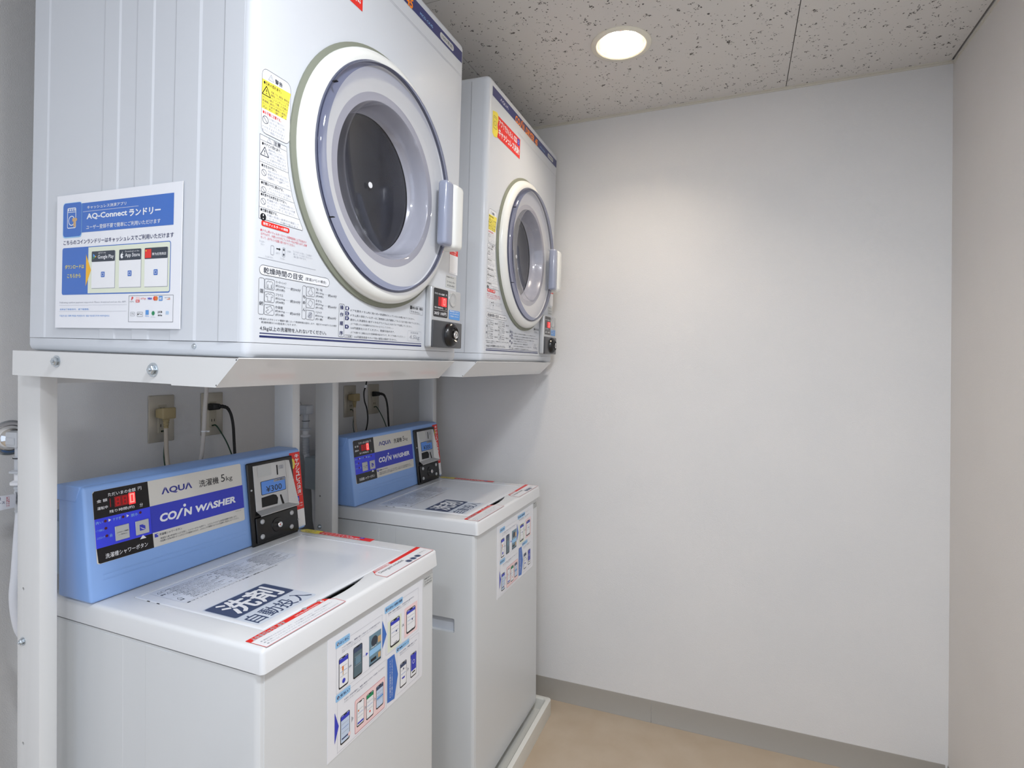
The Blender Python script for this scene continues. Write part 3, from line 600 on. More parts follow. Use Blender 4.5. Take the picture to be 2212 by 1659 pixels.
# ------------------------------------------------------------------ washer (front x=.7293, y 0..0.525, z to .8752)
XB, XC, WW, ZT, ZB = .7293, .7401, .525, .8752, .8362
def con(u, s_, w_):      # console face: u along y, s up the slope, w outwards
    s1 = s_ * 1.025; L = .2178; f = s1 / L
    nx, nz = .9934, .1144
    return (.3099 - .0251 * f + nx * w_, 1.025 * u + .0165, .8765 + .2171 * f + nz * w_)
def make_washer():
    r = empty('washing_machine', MW[0])
    bm = bmesh.new(); box(bm, .165, XB, .0012, WW, .064, ZB - .0030, .011, 3, edges=vert_edges); body = finish('body', bm, enamel_w, r)
    cut(body, [bxm(.560, .6640, -.02, .020, .5415, .5830, bev=.004)])
    bm = bmesh.new()
    box(bm, .556, .668, .0125, .0200, .5370, .5880)
    hd = finish('side_handle', bm, mat('handle_pocket_grey', (206, 212, 222), .35), r)
    bm = bmesh.new(); prism(bm, [(.1700, .003), (.1700, .0016), (.2400, .0007), (.3339, .0007), (.3369, .0004), (.3963, .0004), (.3983, .0007), (.4584, .0007), (.4604, .0004), (.5223, .0004), (.5253, .0007), (.540, .0007), (.554, .0016), (.554, .003)], .10, .829, 'z')
    finish('side_panel', bm, enamel_w, r, sharp=8)
    BOX('front_panel', enamel_w, r, XB - .002, XB + .0008, .012, WW - .012, .075, ZB - .006, bev=.0004, seg=1)
    # top cap with shallow lid well and finger scoop
    bm = bmesh.new()
    hexa(bm, [(.16, -.0005, ZB), (XC, -.0005, ZB), (XC, WW + .0005, ZB), (.16, WW + .0005, ZB), (.162, .0015, ZT), (XC - .003, .0015, ZT), (XC - .003, WW - .0015, ZT), (.162, WW - .0015, ZT)], .008, 4, edges=lambda e: not (abs(e.verts[0].co.z - ZB) < 1e-4 and abs(e.verts[1].co.z - ZB) < 1e-4))
    cap = finish('top_cap', bm, capm, r)
    scoop = bmesh.new()
    pts = []
    for k in range(17):
        t = k / 16; pts.append((.6835 + .0175 * math.sin(math.pi * t) ** .8 * (1 if t > .02 else 0), .125 + .195 * t))
    prism(scoop, [(.660, .125)] + pts + [(.660, .320)], ZT - .020, ZT + .02, 'z')
    cut(cap, [bxm(.3445, .6845, .0500, .4870, ZT - .0050, ZT + .02, bev=.006, seg=3), scoop])
    bm = bmesh.new(); box(bm, .3465, .6828, .0520, .4850, ZT - .0048, ZT + .0009, .0022, 3); lid = finish('lid', bm, lidm, r); cut(lid, [bxm(.3520, .6690, .0605, .4760, ZT + .0001, ZT + .01, bev=.0004, seg=1)])
    bm = bmesh.new(); prism(bm, [(.665, .14)] + [(x - .002, y) for x, y in pts[1:-1]] + [(.665, .305)], ZT - .0195, ZT - .0165, 'z'); finish('scoop_shade', bm, blackm, r)  # black insert stands in for the shade inside the finger scoop
    for y in (.142, .180): LATHE('lid_catch', silver, r, [(.0045, -.006), (.0045, .0005), (.003, .0012), (0, .0012)], (.6865, y, ZT), (0, 0, 1), 12)
    for x in (.389, .4165): BOX('hinge_mark', blackm, lid, x - .003, x + .003, .0505, .0522, ZT - .002, ZT + .0006)
    for x in (.22, .68):
        for y in (.06, .465): LATHE('foot', black, r, [(.02, -.022), (.022, -.018), (.022, .012), (0, .012)], (x, y, .060), (0, 0, 1), 16)
    # console
    A = con(-.0155 + .0, .0, 0); y0c, y1c = -.003, .534
    bm = bmesh.new(); prism(bm, [(.3099, .8765), (.2848, 1.0936), (.2070, 1.0936), (.2070, .8765)], y0c, y1c, 'y', .0055, 3); cn = finish('console', bm, bluep, r)
    bm = bmesh.new(); prism(bm, [(.2060, 1.0650), (.2640, 1.0650), (.2760, 1.0900), (.2740, 1.0945), (.2060, 1.0945)], y0c - .0012, y1c + .0012, 'y', .0008, 1); finish('top_cover', bm, bluep, cn)
    BOX('rear_cover', mat('grey_blue_cover', (150, 162, 172), .45), cn, .1010, .2068, y0c + .002, y1c - .002, .9160, 1.0215, bev=.004)
    for s_ in (.0480, .0385):      # pressed grooves under the face plate: raised fine ribs
        bm = bmesh.new(); a = con(.004, s_, .0002); b = con(.318, s_ - .003, .0002); a2 = con(.004, s_ - .0012, .0006); b2 = con(.318, s_ - .0042, .0006); a3 = con(.004, s_ - .0024, .0002); b3 = con(.318, s_ - .0054, .0002)
        v = [bm.verts.new(q) for q in (a, b, a2, b2, a3, b3)]; bm.faces.new((v[0], v[1], v[3], v[2])); bm.faces.new((v[2], v[3], v[5], v[4])); finish('console_rib', bm, bluep, cn, smooth=False)
    # face plate
    P = Print(con, .0006)
    P.poly(P.rpts(-.0045, .0675, .3172, .2020, .004), isil, 0)
    P.poly([(-.0042, .1503), (-.0042, .1980), (-.0010, .2018), (.0970, .2018), (.0982, .1503)], ipb, 1)
    P.rect(.0980, .0969, .3180, .1507, ibr, 1); P.rect(-.0040, .0961, .1000, .1503, ibr2, 1); P.poly([(-.0035, .0961), (-.0020, .0700), (.0010, .0680), (.1006, .0675), (.1000, .0961)], ipb, 1)
    T = P.text
    T('ただいまの金額', .0220, .1875, .0728, .1945, iw, 2, bold=.01, res=2); T('円', .0775, .1880, .0842, .1950, iw, 2, res=2)
    T('金 額', .0020, .1795, .0202, .1852, iw, 2, bold=.01, res=2); T('運転中', .0023, .1660, .0204, .1718, iw, 2, bold=.01, res=2)
    T('残り時間(約)', .0225, .1550, .0684, .1615, iw, 2, bold=.01, res=2); T('分', .0785, .1545, .0848, .1620, iw, 2, res=2)
    P.rect(.0325, .1650, .0590, .1850, ledd, 2); P.rect(.0590, .1640, .0712, .1862, ledr, 2)
    def seg(u0, u1, v0, v1, wd, mt, L, on='abcdefg'):
        h = (v0 + v1) / 2
        for k in on:
            {'a': lambda: P.rect(u0, v1 - wd, u1, v1, mt, L), 'd': lambda: P.rect(u0, v0, u1, v0 + wd, mt, L), 'g': lambda: P.rect(u0, h - wd / 2, u1, h + wd / 2, mt, L), 'f': lambda: P.rect(u0, h, u0 + wd, v1, mt, L), 'b': lambda: P.rect(u1 - wd, h, u1, v1, mt, L), 'e': lambda: P.rect(u0, v0, u0 + wd, h, mt, L), 'c': lambda: P.rect(u1 - wd, v0, u1, h, mt, L)}[k]()
    seg(.0240, .0262, .1670, .1835, .0020, ledd, 3, 'bc'); seg(.0345, .0430, .1670, .1830, .0020, ledg, 3); seg(.0475, .0560, .1670, .1830, .0020, ledg, 3); seg(.0608, .0694, .1670, .1845, .0022, ledw, 4, 'abcdef')
    T('洗い', -.0027, .1403, .0100, .1455, ilb, 2, bold=.01); T('すすぎ', .0277, .1400, .0423, .1455, ilb, 2, bold=.01); T('脱水', .0608, .1392, .0742, .1452, ilb, 2, bold=.01)
    for u, v in ((.0145, .1433), (.0463, .1433), (.0788, .1436), (.0146, .1298), (.0153, .1155)): P.disc(u, v, .0026, imaroon, 2, n=12)
    for u in (.0200, .0527): P.poly([(u, .1405), (u, .1462), (u + .0046, .1433)], iw, 2)
    T('ソフト乾燥仕上', -.0030, .1262, .0114, .1305, ilb, 2); T('ふたロック', -.0020, .1125, .0118, .1168, ilb, 2, bold=.01); P.frame(.0204, .1118, .0246, .1150, .0006, ilb, 2); P.ring(.0225, .1155, .0018, .0005, ilb, 2, n=12)
    P.poly([(.0745, .0915), (.0870, .0915), (.0806, .0987)], iw, 2); T('洗濯槽シャワーボタン', .0105, .0738, .0889, .0830, iw, 2, bold=.012, res=2)
    T('ΛQUΛ', .1236, .1672, .1915, .1830, ink('logo_blue', (48, 54, 140)), 2, bold=.03, res=3)
    T('洗濯機', .2080, .1668, .2560, .1822, ik, 2, bold=.015, res=2); T('5', .2625, .1682, .2722, .1850, ik, 2, res=3); T('kg', .2755, .1655, .2920, .1790, ik, 2, res=3)
    T('CO', .1164, .1138, .1525, .1310, iw, 2, bold=.045, shear=.12, res=3); P.poly([(.1495, .1115), (.1550, .1115), (.1678, .1318), (.1625, .1318)], iw, 2); T('N', .1680, .1138, .1875, .1300, iw, 2, bold=.045, shear=.12, res=3); P.disc(.1712, .1368, .0032, iw, 2)
    T('WΛSHER', .1950, .1142, .2965, .1300, iw, 2, bold=.042, shear=.12, res=3)
    P.rect(.1036, .0866, .1106, .0935, ibr, 2); P.poly([(.1075, .0915), (.1100, .0930), (.1098, .0900)], iw, 3)
    T('洗濯槽シャワーボタン', .1130, .0876, .1615, .0925, igr, 2, bold=.01)
    T('・乾燥投入後10秒以内にふたを閉じ、シャワーボタンを押すと、ふたロックさせて20秒間洗濯槽を洗浄します。', .1125, .0798, .2960, .0840, igr, 2); T('・洗濯槽の洗浄が終わるとふたロックが解除されます。ふたロックが解除されてから洗濯物と洗剤を入れてください。', .1115, .0745, .3015, .0787, igr, 2)
    T('ACW-C50', .2935, .0920, .3090, .0940, igr, 2)
    fp_ = P.emit('face_plate', cn)
    def cbox(name, m, parent, u0, u1, s0, s1, w0, w1, bev=.001, seg_=2):
        bm = bmesh.new(); hexa(bm, [con(u0, s0, w0), con(u0, s0, w1), con(u1, s0, w1), con(u1, s0, w0), con(u0, s1, w0), con(u0, s1, w1), con(u1, s1, w1), con(u1, s1, w0)], bev, seg_)
        bmesh.ops.recalc_face_normals(bm, faces=bm.faces); return finish(name, bm, m, parent)
    b1 = cbox('button', silver, cn, .0292, .0552, .1010, .1288, .0006, .0030, .002, 3); b2 = cbox('button', silver, cn, .0670, .0930, .1008, .1285, .0006, .0030, .002, 3)
    P = Print(con, .0032); T = P.text
    P.rrect(.0305, .1022, .0540, .1276, .002, isg, 0); T('ふたロック解除', .0318, .1150, .0528, .1180, igr, 1, bold=.01); T('(一時停止)', .0345, .1100, .0500, .1130, igr, 1); P.emit('button_print', b1)
    P = Print(con, .0032); P.rrect(.0682, .1020, .0918, .1273, .002, isg, 0); P.rect(.0740, .1085, .0850, .1200, ibr, 1); P.poly([(.0800, .1190), (.0850, .1210), (.0852, .1165)], isg, 2)
    for i in range(4): P.line(.0752 + i * .002, .1160 - i * .0015, .0790 + i * .002, .1110 - i * .0008, .0005, iw, 2)
    P.emit('button_print', b2)
    # coin mechanism
    cb = cbox('coin_mechanism', black, cn, .3290, .4720, -.004, .1985, .0002, .0075, .004, 3)
    cbox('lower_door', black, cb, .3390, .4700, .0030, .0650, .0080, .0125, .003, 3)
    # sheet metal tray of the coin mechanism: flat plate, raised lip, right cheek
    pl = cbox('selector_plate', steel, cb, .3440, .4450, .0800, .1900, .0078, .0092, .002, 2)
    bm = bmesh.new()
    def q4(a, b, c, d): bm.faces.new([bm.verts.new(con(*t)) for t in (a, b, c, d)])
    q4((.3440, .0800, .0092), (.4450, .0800, .0092), (.4700, .0700, .0200), (.3480, .0690, .0200)); q4((.3480, .0690, .0200), (.4700, .0700, .0200), (.4700, .0675, .0190), (.3480, .0665, .0190))
    q4((.4450, .0800, .0092), (.4450, .1900, .0092), (.4560, .1880, .0110), (.4700, .0700, .0200))
    finish('selector_lip', bm, steel, cb, smooth=False)
    P = Print(con, .0096); T = P.text
    P.rrect(.3560, .1600, .3980, .1870, .003, isg, 0); P.rect(.4150, .1568, .4184, .1820, blackm, 1); T('100', .4235, .1700, .4370, .1800, ilg, 1, res=2)
    P.rrect(.3625, .1150, .4400, .1490, .003, ik, 1); P.rrect(.3640, .1164, .4386, .1478, .002, mat('price_card_blue', (96, 150, 232), .3), 2); T('¥300', .3775, .1195, .4265, .1345, ik, 3, bold=.005, res=2)
    P.rect(.4025, .1410, .4376, .1475, ilg, 3); T('COIN', .4035, .1418, .4200, .1468, igr, 4, bold=.02); T('Mk2', .4220, .1418, .4365, .1468, igr, 4, bold=.02)
    P.poly([(.3615, .0860), (.3620, .1095), (.3980, .1110), (.4070, .1080), (.4120, .0990), (.4090, .0850)], blackm, 1); P.poly([(.4185, .1055), (.4235, .1055), (.4310, .0810), (.4245, .0810)], blackm, 1)
    P.emit('slot_print', pl)
    for u, v in ((.3556, .0531), (.3531, .0175), (.4482, .0525), (.4444, .0177)):
        LATHE('screw', silver, cb, [(.0062, 0), (.0060, .0020), (.0040, .0036), (0, .0042)], con(u, v, .0125), (.9934, 0, .1144), 16)
    for u, v in ((.3360, .1330), (.4668, .1344), (.4690, .0300)): LATHE('rivet', silver, cb, [(.0026, 0), (.0024, .0012), (0, .0018)], con(u, v, .0075 if v > .05 else .0125), (.9934, 0, .1144), 10)
    LATHE('lock_collar', black, cb, [(.018, 0), (.017, .002), (.012, .0025), (0, .002)], con(.4005, .0350, .0125), (.9934, 0, .1144), 24)
    LATHE('lock', chrome, cb, [(.0072, 0), (.0072, .0090), (.0058, .0100), (.0040, .0100), (.0040, .0080), (0, .0080)], con(.4005, .0350, .0145), (.9934, 0, .1144), 24)
    LATHE('lock_dot', ired, cb, [(.0018, 0), (0, .0004)], con(.4005, .0350, .0228), (.9934, 0, .1144), 12)
    # vertical cashless sticker at the console's right end
    P = Print(con, .0004); T = P.text
    P.rect(.4680, .0520, .5040, .2040, ired, 0); P.disc(.4760, .1750, .0085, iye, 1, rv=.014); P.frame(.4715, .1690, .4785, .1800, .0008, ibr, 2); T('キャッシュレス決済', .4855, .0930, .4990, .2000, iw, 1, bold=.04, res=2, vert=True); P.line(.472, .0895, .502, .0895, .0005, iw, 1)
    P.rrect(.4800, .0735, .4900, .0870, .001, ibr, 1); P.ring(.4850, .0802, .0030, .0006, iw, 2, n=12)
    for i in range(2): T('アプリで簡単!', .4800, .0660 - i * .007, .5000, .0695 - i * .007, iw, 1, bold=.01)
    P.rect(.4680, .0060, .5040, .0520, iw, 0); T('AQ-Connect', .4820, .0075, .5010, .0095, ilb, 1)
    tag(P.emit('cashless_sticker', cn), 'upright red sticker at the right end of the console')
    # stickers on the lid and cap  (u = y to the right, v = -x upwards)
    top = lambda u, v, w_: (-v, u, ZT + .0001 + w_)
    topc = lambda u, v, w_: (-v, u, ZT + w_)
    P = Print(top, .0001); T = P.text
    P.poly([(.0724, -.4600), (.3587, -.4540), (.3560, -.3600), (.0724, -.3530)], ifilm, 0); P.frame(.0735, -.4560, .3540, -.3600, .0004, ilg, 1)
    wl = ['洗濯機に火気を近づけないでください。火災の原因になります。', '引火物の付着した衣類は入れないでください。', '脱水槽が完全に止まるまで手を入れないでください。', '防水性のシートや衣類は洗わないでください。', 'お子様だけで使わせたり、幼児を近づけないでください。', '電源プラグのほこりは定期的に取り除いてください。']
    for c_, (a, b) in enumerate(((.0980, .1850), (.1960, .2700), (.2790, .3500))):
        for i in range(13):
            v = -.3680 - i * .0066
            if c_ == 2 and i < 1: continue
            T(wl[(i * 2 + c_) % 6][: 26 - (i * 5 + c_ * 3) % 9], a + .004 * (i % 3 == 1), v - .0032, b - .010 * ((i + c_) % 3), v, igr, 2, bold=.01)
    for u, v in ((.0830, -.3720), (.0920, -.3880), (.0920, -.4050), (.0830, -.4300), (.1880, -.3750), (.1890, -.4000), (.2740, -.4220)):
        P.outline([(u - .0045, v - .004), (u + .0045, v - .004), (u, v + .0045)], .0007, igr, 2)
    P.ring(.0930, -.3700, .0045, .0007, igr, 2); P.ring(.2350, -.4120, .0045, .0007, igr, 2); T('警告', .0770, -.3900, .0860, -.3840, igr, 2, bold=.03); T('注意', .0770, -.4440, .0860, -.4380, igr, 2, bold=.03); P.line(.0735, -.4180, .3500, -.4140, .0004, ilg, 2)
    T('■コインランドリーについてのお願い 硬貨は100円のみ', .0760, -.4655, .2900, -.4610, igr, 2, bold=.02)
    tag(P.emit('warning_label', lid), 'clear label with rows of small dark print near the console')
    P = Print(top, .0001); T = P.text
    P.rrect(.0615, -.6620, .2010, -.5190, .006, ink('blue_film', (208, 217, 230), .2), 0); P.rrect(.0650, -.6040, .1990, -.5225, .004, islate, 1); P.frame(.0640, -.6050, .2000, -.5215, .0004, islate, 2, r=.004)
    T('洗剤', .0790, -.5960, .1850, -.5285, iw, 2, bold=.042, res=3); T('自動投入', .0672, -.6555, .1960, -.6150, islate, 2, bold=.01, res=3)
    tag(P.emit('detergent_label', lid), 'large dark blue label reading automatic detergent dosing')
    P = Print(topc, .0004); T = P.text
    fr = [(.0119, -.6890), (.0117, -.7355), (.1970, -.7355), (.1985, -.7090), (.1868, -.6880)]
    P.poly(fr, iw, 0); P.outline(fr, .0010, ired, 2); P.poly([(.0119, -.6888), (.0125, -.7005), (.1915, -.6985), (.1868, -.6888)], ired, 1)
    T('ふたをロックします', .0185, -.7010, .0880, -.6905, iw, 2, bold=.10, res=2); T('ふたをロックします', .0185, -.7010, .0880, -.6905, ik, 3, bold=.0, res=2); T('Lid locks during operation.', .1120, -.6985, .1690, -.6925, iw, 2, bold=.02); P.disc(.1790, -.6945, .0035, iw, 2); P.frame(.1778, -.6965, .1802, -.6940, .0005, ired, 3)
    for i, t in enumerate(('● 運転中はふたをロックします。ふたを開けるときは、ふたロック解除ボタン', '● を押してふたロックランプが消えてから開けてください。', '● The lid is locked while the washer is running. Press the button')):
        T(t, .0200, -.7110 - i * .0075 - .0040, .1850 - .02 * (i == 1), -.7110 - i * .0075, ilg, 2)
    tag(P.emit('lid_lock_label', cap), 'red edged white label at the near front corner of the top')
    P = Print(topc, .0004); T = P.text
    fr = [(.3415, -.6870), (.3273, -.7060), (.3269, -.7345), (.5120, -.7345), (.5160, -.6955), (.5148, -.6835)]
    P.poly(fr, iw, 0); P.outline(fr, .0009, ired, 2); P.poly([(.3940, -.6872), (.3945, -.6965), (.5155, -.6950), (.5148, -.6838)], ired, 1); P.poly([(.3415, -.6872), (.3345, -.6965), (.3420, -.6965)], ired, 1)
    T('洗剤自動投入', .3425, -.6965, .3930, -.6885, ired, 2, bold=.08, res=2); T('洗剤自動投入', .3425, -.6965, .3930, -.6885, iw, 3, bold=.0, res=2); T('Detergent included', .3390, -.7130, .4240, -.7015, igr, 2, res=2)
    for u in (.4270, .4450, .4630): P.disc(u, -.7215, .0086, ilg, 2); P.disc(u - .0012, -.7225, .0062, islate, 3)
    T('ください。', .4740, -.7180, .5050, -.7120, igr, 2, res=2)
    tag(P.emit('detergent_notice_label', cap), 'red edged white label at the far front corner of the top')
    P = Print(lambda u, v, w_: (u, v, ZT + w_), .0004); T = P.text
    P.rect(.3760, .5030, .5520, .5235 + .0, ired, 0); P.poly([(.3180, .5040), (.3300, .5000), (.3790, .5000), (.3850, .5060), (.3780, .5130), (.3850, .5200), (.3780, .5240), (.3250, .5240), (.3160, .5150)], iye, 1)
    P.frame(.3350, .5040, .3620, .5200, .0010, ibr, 2, r=.003); P.ring(.3480, .5110, .0050, .0010, igrn, 2)
    T('アプリでかんたん', .3900, .5145, .4850, .5215, iw, 2, bold=.03, res=2); T('キャッシュレス決済!!', .3880, .5050, .5150, .5125, iw, 2, bold=.05, res=2); P.rrect(.5080, .5140, .5220, .5220, .001, ibr, 2); P.ring(.5150, .5180, .0025, .0006, iw, 3)
    tag(P.emit('cashless_sticker', cap), 'flat yellow and red sticker along the far edge of the top')
    P = Print(lambda u, v, w_: (XB + .0008 + w_, u, v), .0003); T = P.text
    P.rect(.4765, .7970, .5170, .8190, isg, 0); T('洗濯機の使い方', .4790, .8130, .5050, .8160, igr, 1, bold=.02); T('コールセンター', .4800, .8060, .5140, .8095, igr, 1, bold=.03); T('0120-000', .4830, .8000, .5110, .8030, igr, 1, bold=.03)
    tag(P.emit('contact_label', r), 'small grey label at the top far corner of the front')
    return r
w1 = make_washer()
bpy.context.view_layer.update()
w2 = copy_tree(w1); w2.matrix_world = MW[1]
tag(w1, 'nearer white coin washer with blue console, standing by the near post of the first stand', 'washing machine', 'coin washers side by side')
tag(w2, 'farther white coin washer with blue console, standing in a white tray by the back wall', 'washing machine', 'coin washers side by side')

# ------------------------------------------------------------------ instruction sheets on the washer fronts
def phone(P, u0, v0, u1, v1, scr, head=None, L=2):
    P.rrect(u0, v0, u1, v1, (u1 - u0) * .14, ik, L); b = (u1 - u0) * .05; P.rrect(u0 + b, v0 + b * 2.2, u1 - b, v1 - b, (u1 - u0) * .1, scr, L + 1)
    if head: P.rect(u0 + b, v1 - (v1 - v0) * .18, u1 - b, v1 - b * 1.6, head, L + 2)
    P.rrect((u0 * 2 + u1) / 3, v1 - b * 2.2, (u0 + u1 * 2) / 3, v1 - b * .9, b * .5, ik, L + 3)
    for i in range(3):
        v = v1 - (v1 - v0) * (.32 + .15 * i); P.line(u0 + b * 2.5, v, u1 - b * 3, v, .0007, ibl if i == 1 else ilg, L + 3)
def sheet_front(k, label):
    bm = bmesh.new(); x = XB + .0009; box(bm, x, x + .0007, .1545, .4700, .5890, .8185)
    s_ = finish('instruction_sheet', bm, MATS['laminated_sheet']); s_.matrix_world = MW[k]
    P = Print(lambda u, v, w_: (x + .0007 + w_, u, v), .0002); T = P.text
    def fr(u0, v0, u1, v1): P.frame(u0, v0, u1, v1, .0004, ilg, 1)
    fr(.1770, .7060, .3160, .7995); fr(.3290, .7050, .4522, .8055); fr(.3690, .5985, .4555, .6990); fr(.1800, .5930, .3310, .6975)
    def badge(u0, v0, u1, v1, n, t): P.rrect(u0, v0, u1, v1, .0025, ilb, 2); P.disc(u0 + .0065, (v0 + v1) / 2, .0032, inv, 3); T(n, u0 + .0055, (v0 + v1) / 2 - .002, u0 + .0075, (v0 + v1) / 2 + .002, iw, 4, bold=.03); T(t, u0 + .0115, v0 + .004, u1 - .0025, v1 - .004, inv, 3, bold=.03, res=2)
    badge(.1745, .7930, .2143, .8065, '1', 'はじめに'); badge(.3245, .7960, .3898, .8095, '3', 'お支払い金額の確認'); badge(.3657, .6925, .4160, .7040, '4', '機器スタート'); badge(.1756, .6910, .2165, .7045, '2', '支払い')
    for t, a, v, b, m_ in (('アプリを起動し、機器に貼ってあるコードを読み取ります。', .1915, .7885, .3100, inv), ('初めての方は上記サイトからアプリをダウンロードしてください', .1920, .7840, .3000, ilg), ('決済アプリへ切り替わります。', .1920, .7800, .2500, ilg), ('画面の金額を確認し、決済方法を選びます。', .3370, .7935, .4350, inv), ('チャージまたは都度払いを選択します。', .3372, .7890, .4200, ilg),
                          ('お支払い方法を選択し、画面の案内にしたがって決済してください。', .1990, .6860, .3250, inv), ('お支払い方法により画面が異なります。', .1992, .6810, .2700, ilg), ('ボタンを押して機器を動かします。', .3790, .6880, .4480, inv), ('運転中はふたがロックされます。', .3792, .6835, .4400, ilg)):
        T(t, a, v - .0032, b, v, m_, 2)
    phone(P, .1836, .7108, .2104, .7700, iw, ibr); P.disc(.1970, .7230, .0045, ibr, 6); P.rect(.1925, .7440, .1965, .7520, iora, 6); P.rect(.1940, .7350, .1960, .7440, ibrown, 6)
    phone(P, .2245, .7090, .2518, .7710, iteal, islate); P.rect(.2310, .7350, .2460, .7500, isteel, 6)
    for u in (.2120, .2155): P.poly([(u, .7385), (u, .7435), (u + .005, .741)], ilg, 2)
    T('タップ', .2545, .7385, .2620, .7420, ibr, 2); P.poly([(.2630, .7370), (.2630, .7440), (.2700, .7405)], ibr, 2)
    P.rect(.2733, .7090, .3120, .7720, isteel, 2); P.disc(.2900, .7560, .0105, idk, 3); P.rect(.2740, .7300, .3110, .7420, ilb, 3); P.rect(.2780, .7165, .2960, .7225, ik, 3); T('AQUA', .2790, .7440, .2960, .7470, iw, 4, bold=.03); P.rect(.3020, .7150, .3100, .7260, ibrown, 4); P.rect(.3010, .7470, .3110, .7600, ibrown, 4); P.rect(.2740, .7100, .3110, .7130, idk, 3)
    P.poly([(.3165, .7260), (.3311, .7510), (.3165, .7860)], ibl, 3)
    P.rect(.3351, .7080, .3854, .7740, icr, 1); P.rect(.3967, .7110, .4480, .7780, ipink, 1); phone(P, .3440, .7140, .3788, .7720, iw, ibr); phone(P, .4040, .7165, .4405, .7705, iw, ibr)
    for u in (.3600, .4210): P.disc(u + .006, .7430, .0022, inv, 6, n=8)
    for u in (.3560, .4170): T('100円', u, .7180, u + .012, .7215, igr, 6, bold=.02)
    T('OR', .3870, .7410, .3950, .7470, igr, 2)
    phone(P, .3808, .6065, .4055, .6610, iw, islate); phone(P, .4212, .6080, .4450, .6620, iw, ibr); P.rect(.4232, .6230, .4430, .6590, ibr, 5); P.ring(.4330, .6420, .0045, .0010, iw, 6); P.disc(.3930, .6460, .0020, inv, 6, n=8); P.rect(.3880, .6240, .3980, .6275, ibr, 6); P.rect(.4270, .6170, .4390, .6200, ik, 6)
    P.poly([(.4090, .6300), (.4090, .6400), (.4150, .6350)], ilg, 2)
    P.poly([(.3341, .6005), (.3598, .5965), (.3727, .6440), (.3592, .6950), (.3341, .6950)], ibl, 3)
    T('このシートは簡易的な説明です', .3420, .6060, .3455, .6880, iw, 4, rot=-1, bold=.02); T('くわしくはアプリ内のご利用方法をご確認ください', .3490, .6060, .3525, .6880, iw, 4, rot=-1, bold=.02)
    P.poly([(.1728, .6145), (.1840, .6430), (.1728, .6740)], ibr, 3); phone(P, .1885, .6020, .2150, .6575, ipale, ibr); P.rect(.1920, .6110, .2110, .6135, inv, 6); P.disc(.2130, .6110, .0040, ipink, 7, n=10)
    P.poly([(.2200, .6280), (.2200, .6400), (.2260, .6340)], ilg, 2); P.frame(.2299, .5975, .3256, .6640, .0007, ipk, 2, r=.003); P.rrect(.2305, .5985, .3250, .6632, .003, ipink, 1)
    phone(P, .2353, .6078, .2578, .6565, iw); phone(P, .2645, .6045, .2879, .6560, iw, igrn); phone(P, .2961, .6078, .3206, .6558, ipale, islate); P.rect(.2375, .6130, .2555, .6165, ibr, 6); P.rect(.2985, .6280, .3185, .6310, isk, 6); P.disc(.2760, .6180, .0022, ired, 6, n=8); P.rect(.2385, .6380, .2420, .6410, iora, 6)
    for u in (.2600, .2905): P.poly([(u, .6290), (u, .6380), (u + .004, .6335)], ilg, 3)
    P.emit('printed_graphics', s_); tag(s_, label, 'notice', 'laminated notices')
sheet_front(0, 'laminated phone payment instructions on the front of the nearer washer')
sheet_front(1, 'laminated phone payment instructions on the front of the farther washer')

# ------------------------------------------------------------------ drip trays
def make_tray():
    r = empty('washer_tray', loc=(.457, .143, 0))
    x0, x1, y0, y1, H = -.323, .3245, -.2865, .3025, .0596
    bm = bmesh.new()
    def ring(a, z): return [bm.verts.new((x, y, z)) for x, y in ((x0 + a, y0 + a), (x1 - a, y0 + a), (x1 - a, y1 - a), (x0 + a, y1 - a))]
    rs = [ring(0, 0), ring(.0, .050), ring(.0015, H - .001), ring(.004, H), ring(.016, H), ring(.020, H - .006), ring(.026, .020)]
    for A, B in zip(rs, rs[1:]):
        for k in range(4): bm.faces.new((A[k], A[(k + 1) % 4], B[(k + 1) % 4], B[k]))
    bm.faces.new(rs[0][::-1]); bm.faces.new(rs[-1])
    es = [e for e in bm.edges if any(len({v for v in e.verts} & {a[k], b[k]}) == 2 for a, b in zip(rs[:-1], rs[1:]) for k in range(4))]
    bmesh.ops.bevel(bm, geom=es, offset=.010, segments=3, profile=.5, affect='EDGES', clamp_overlap=True)
    cut(finish('tray_body', bm, traym, r), [bxm(-.40, -.180, .2830, .40, -.01, .1)])
    for x, y in ((-.237, -.2), (.223, -.2), (-.237, .205), (.223, .205)):
        bm = bmesh.new(); box(bm, x - .035, x + .035, y - .035, y + .035, .020, .0385, .006, 2); finish('foot_pad', bm, trayin, r)
    return r
t1 = make_tray(); t2 = copy_tree(t1); t2.location = (.457, .9078, 0)
tag(t1, 'white plastic drip tray under the nearer washer', 'tray', 'drip trays'); tag(t2, 'white plastic drip tray under the farther washer, beside the back wall baseboard', 'tray', 'drip trays')

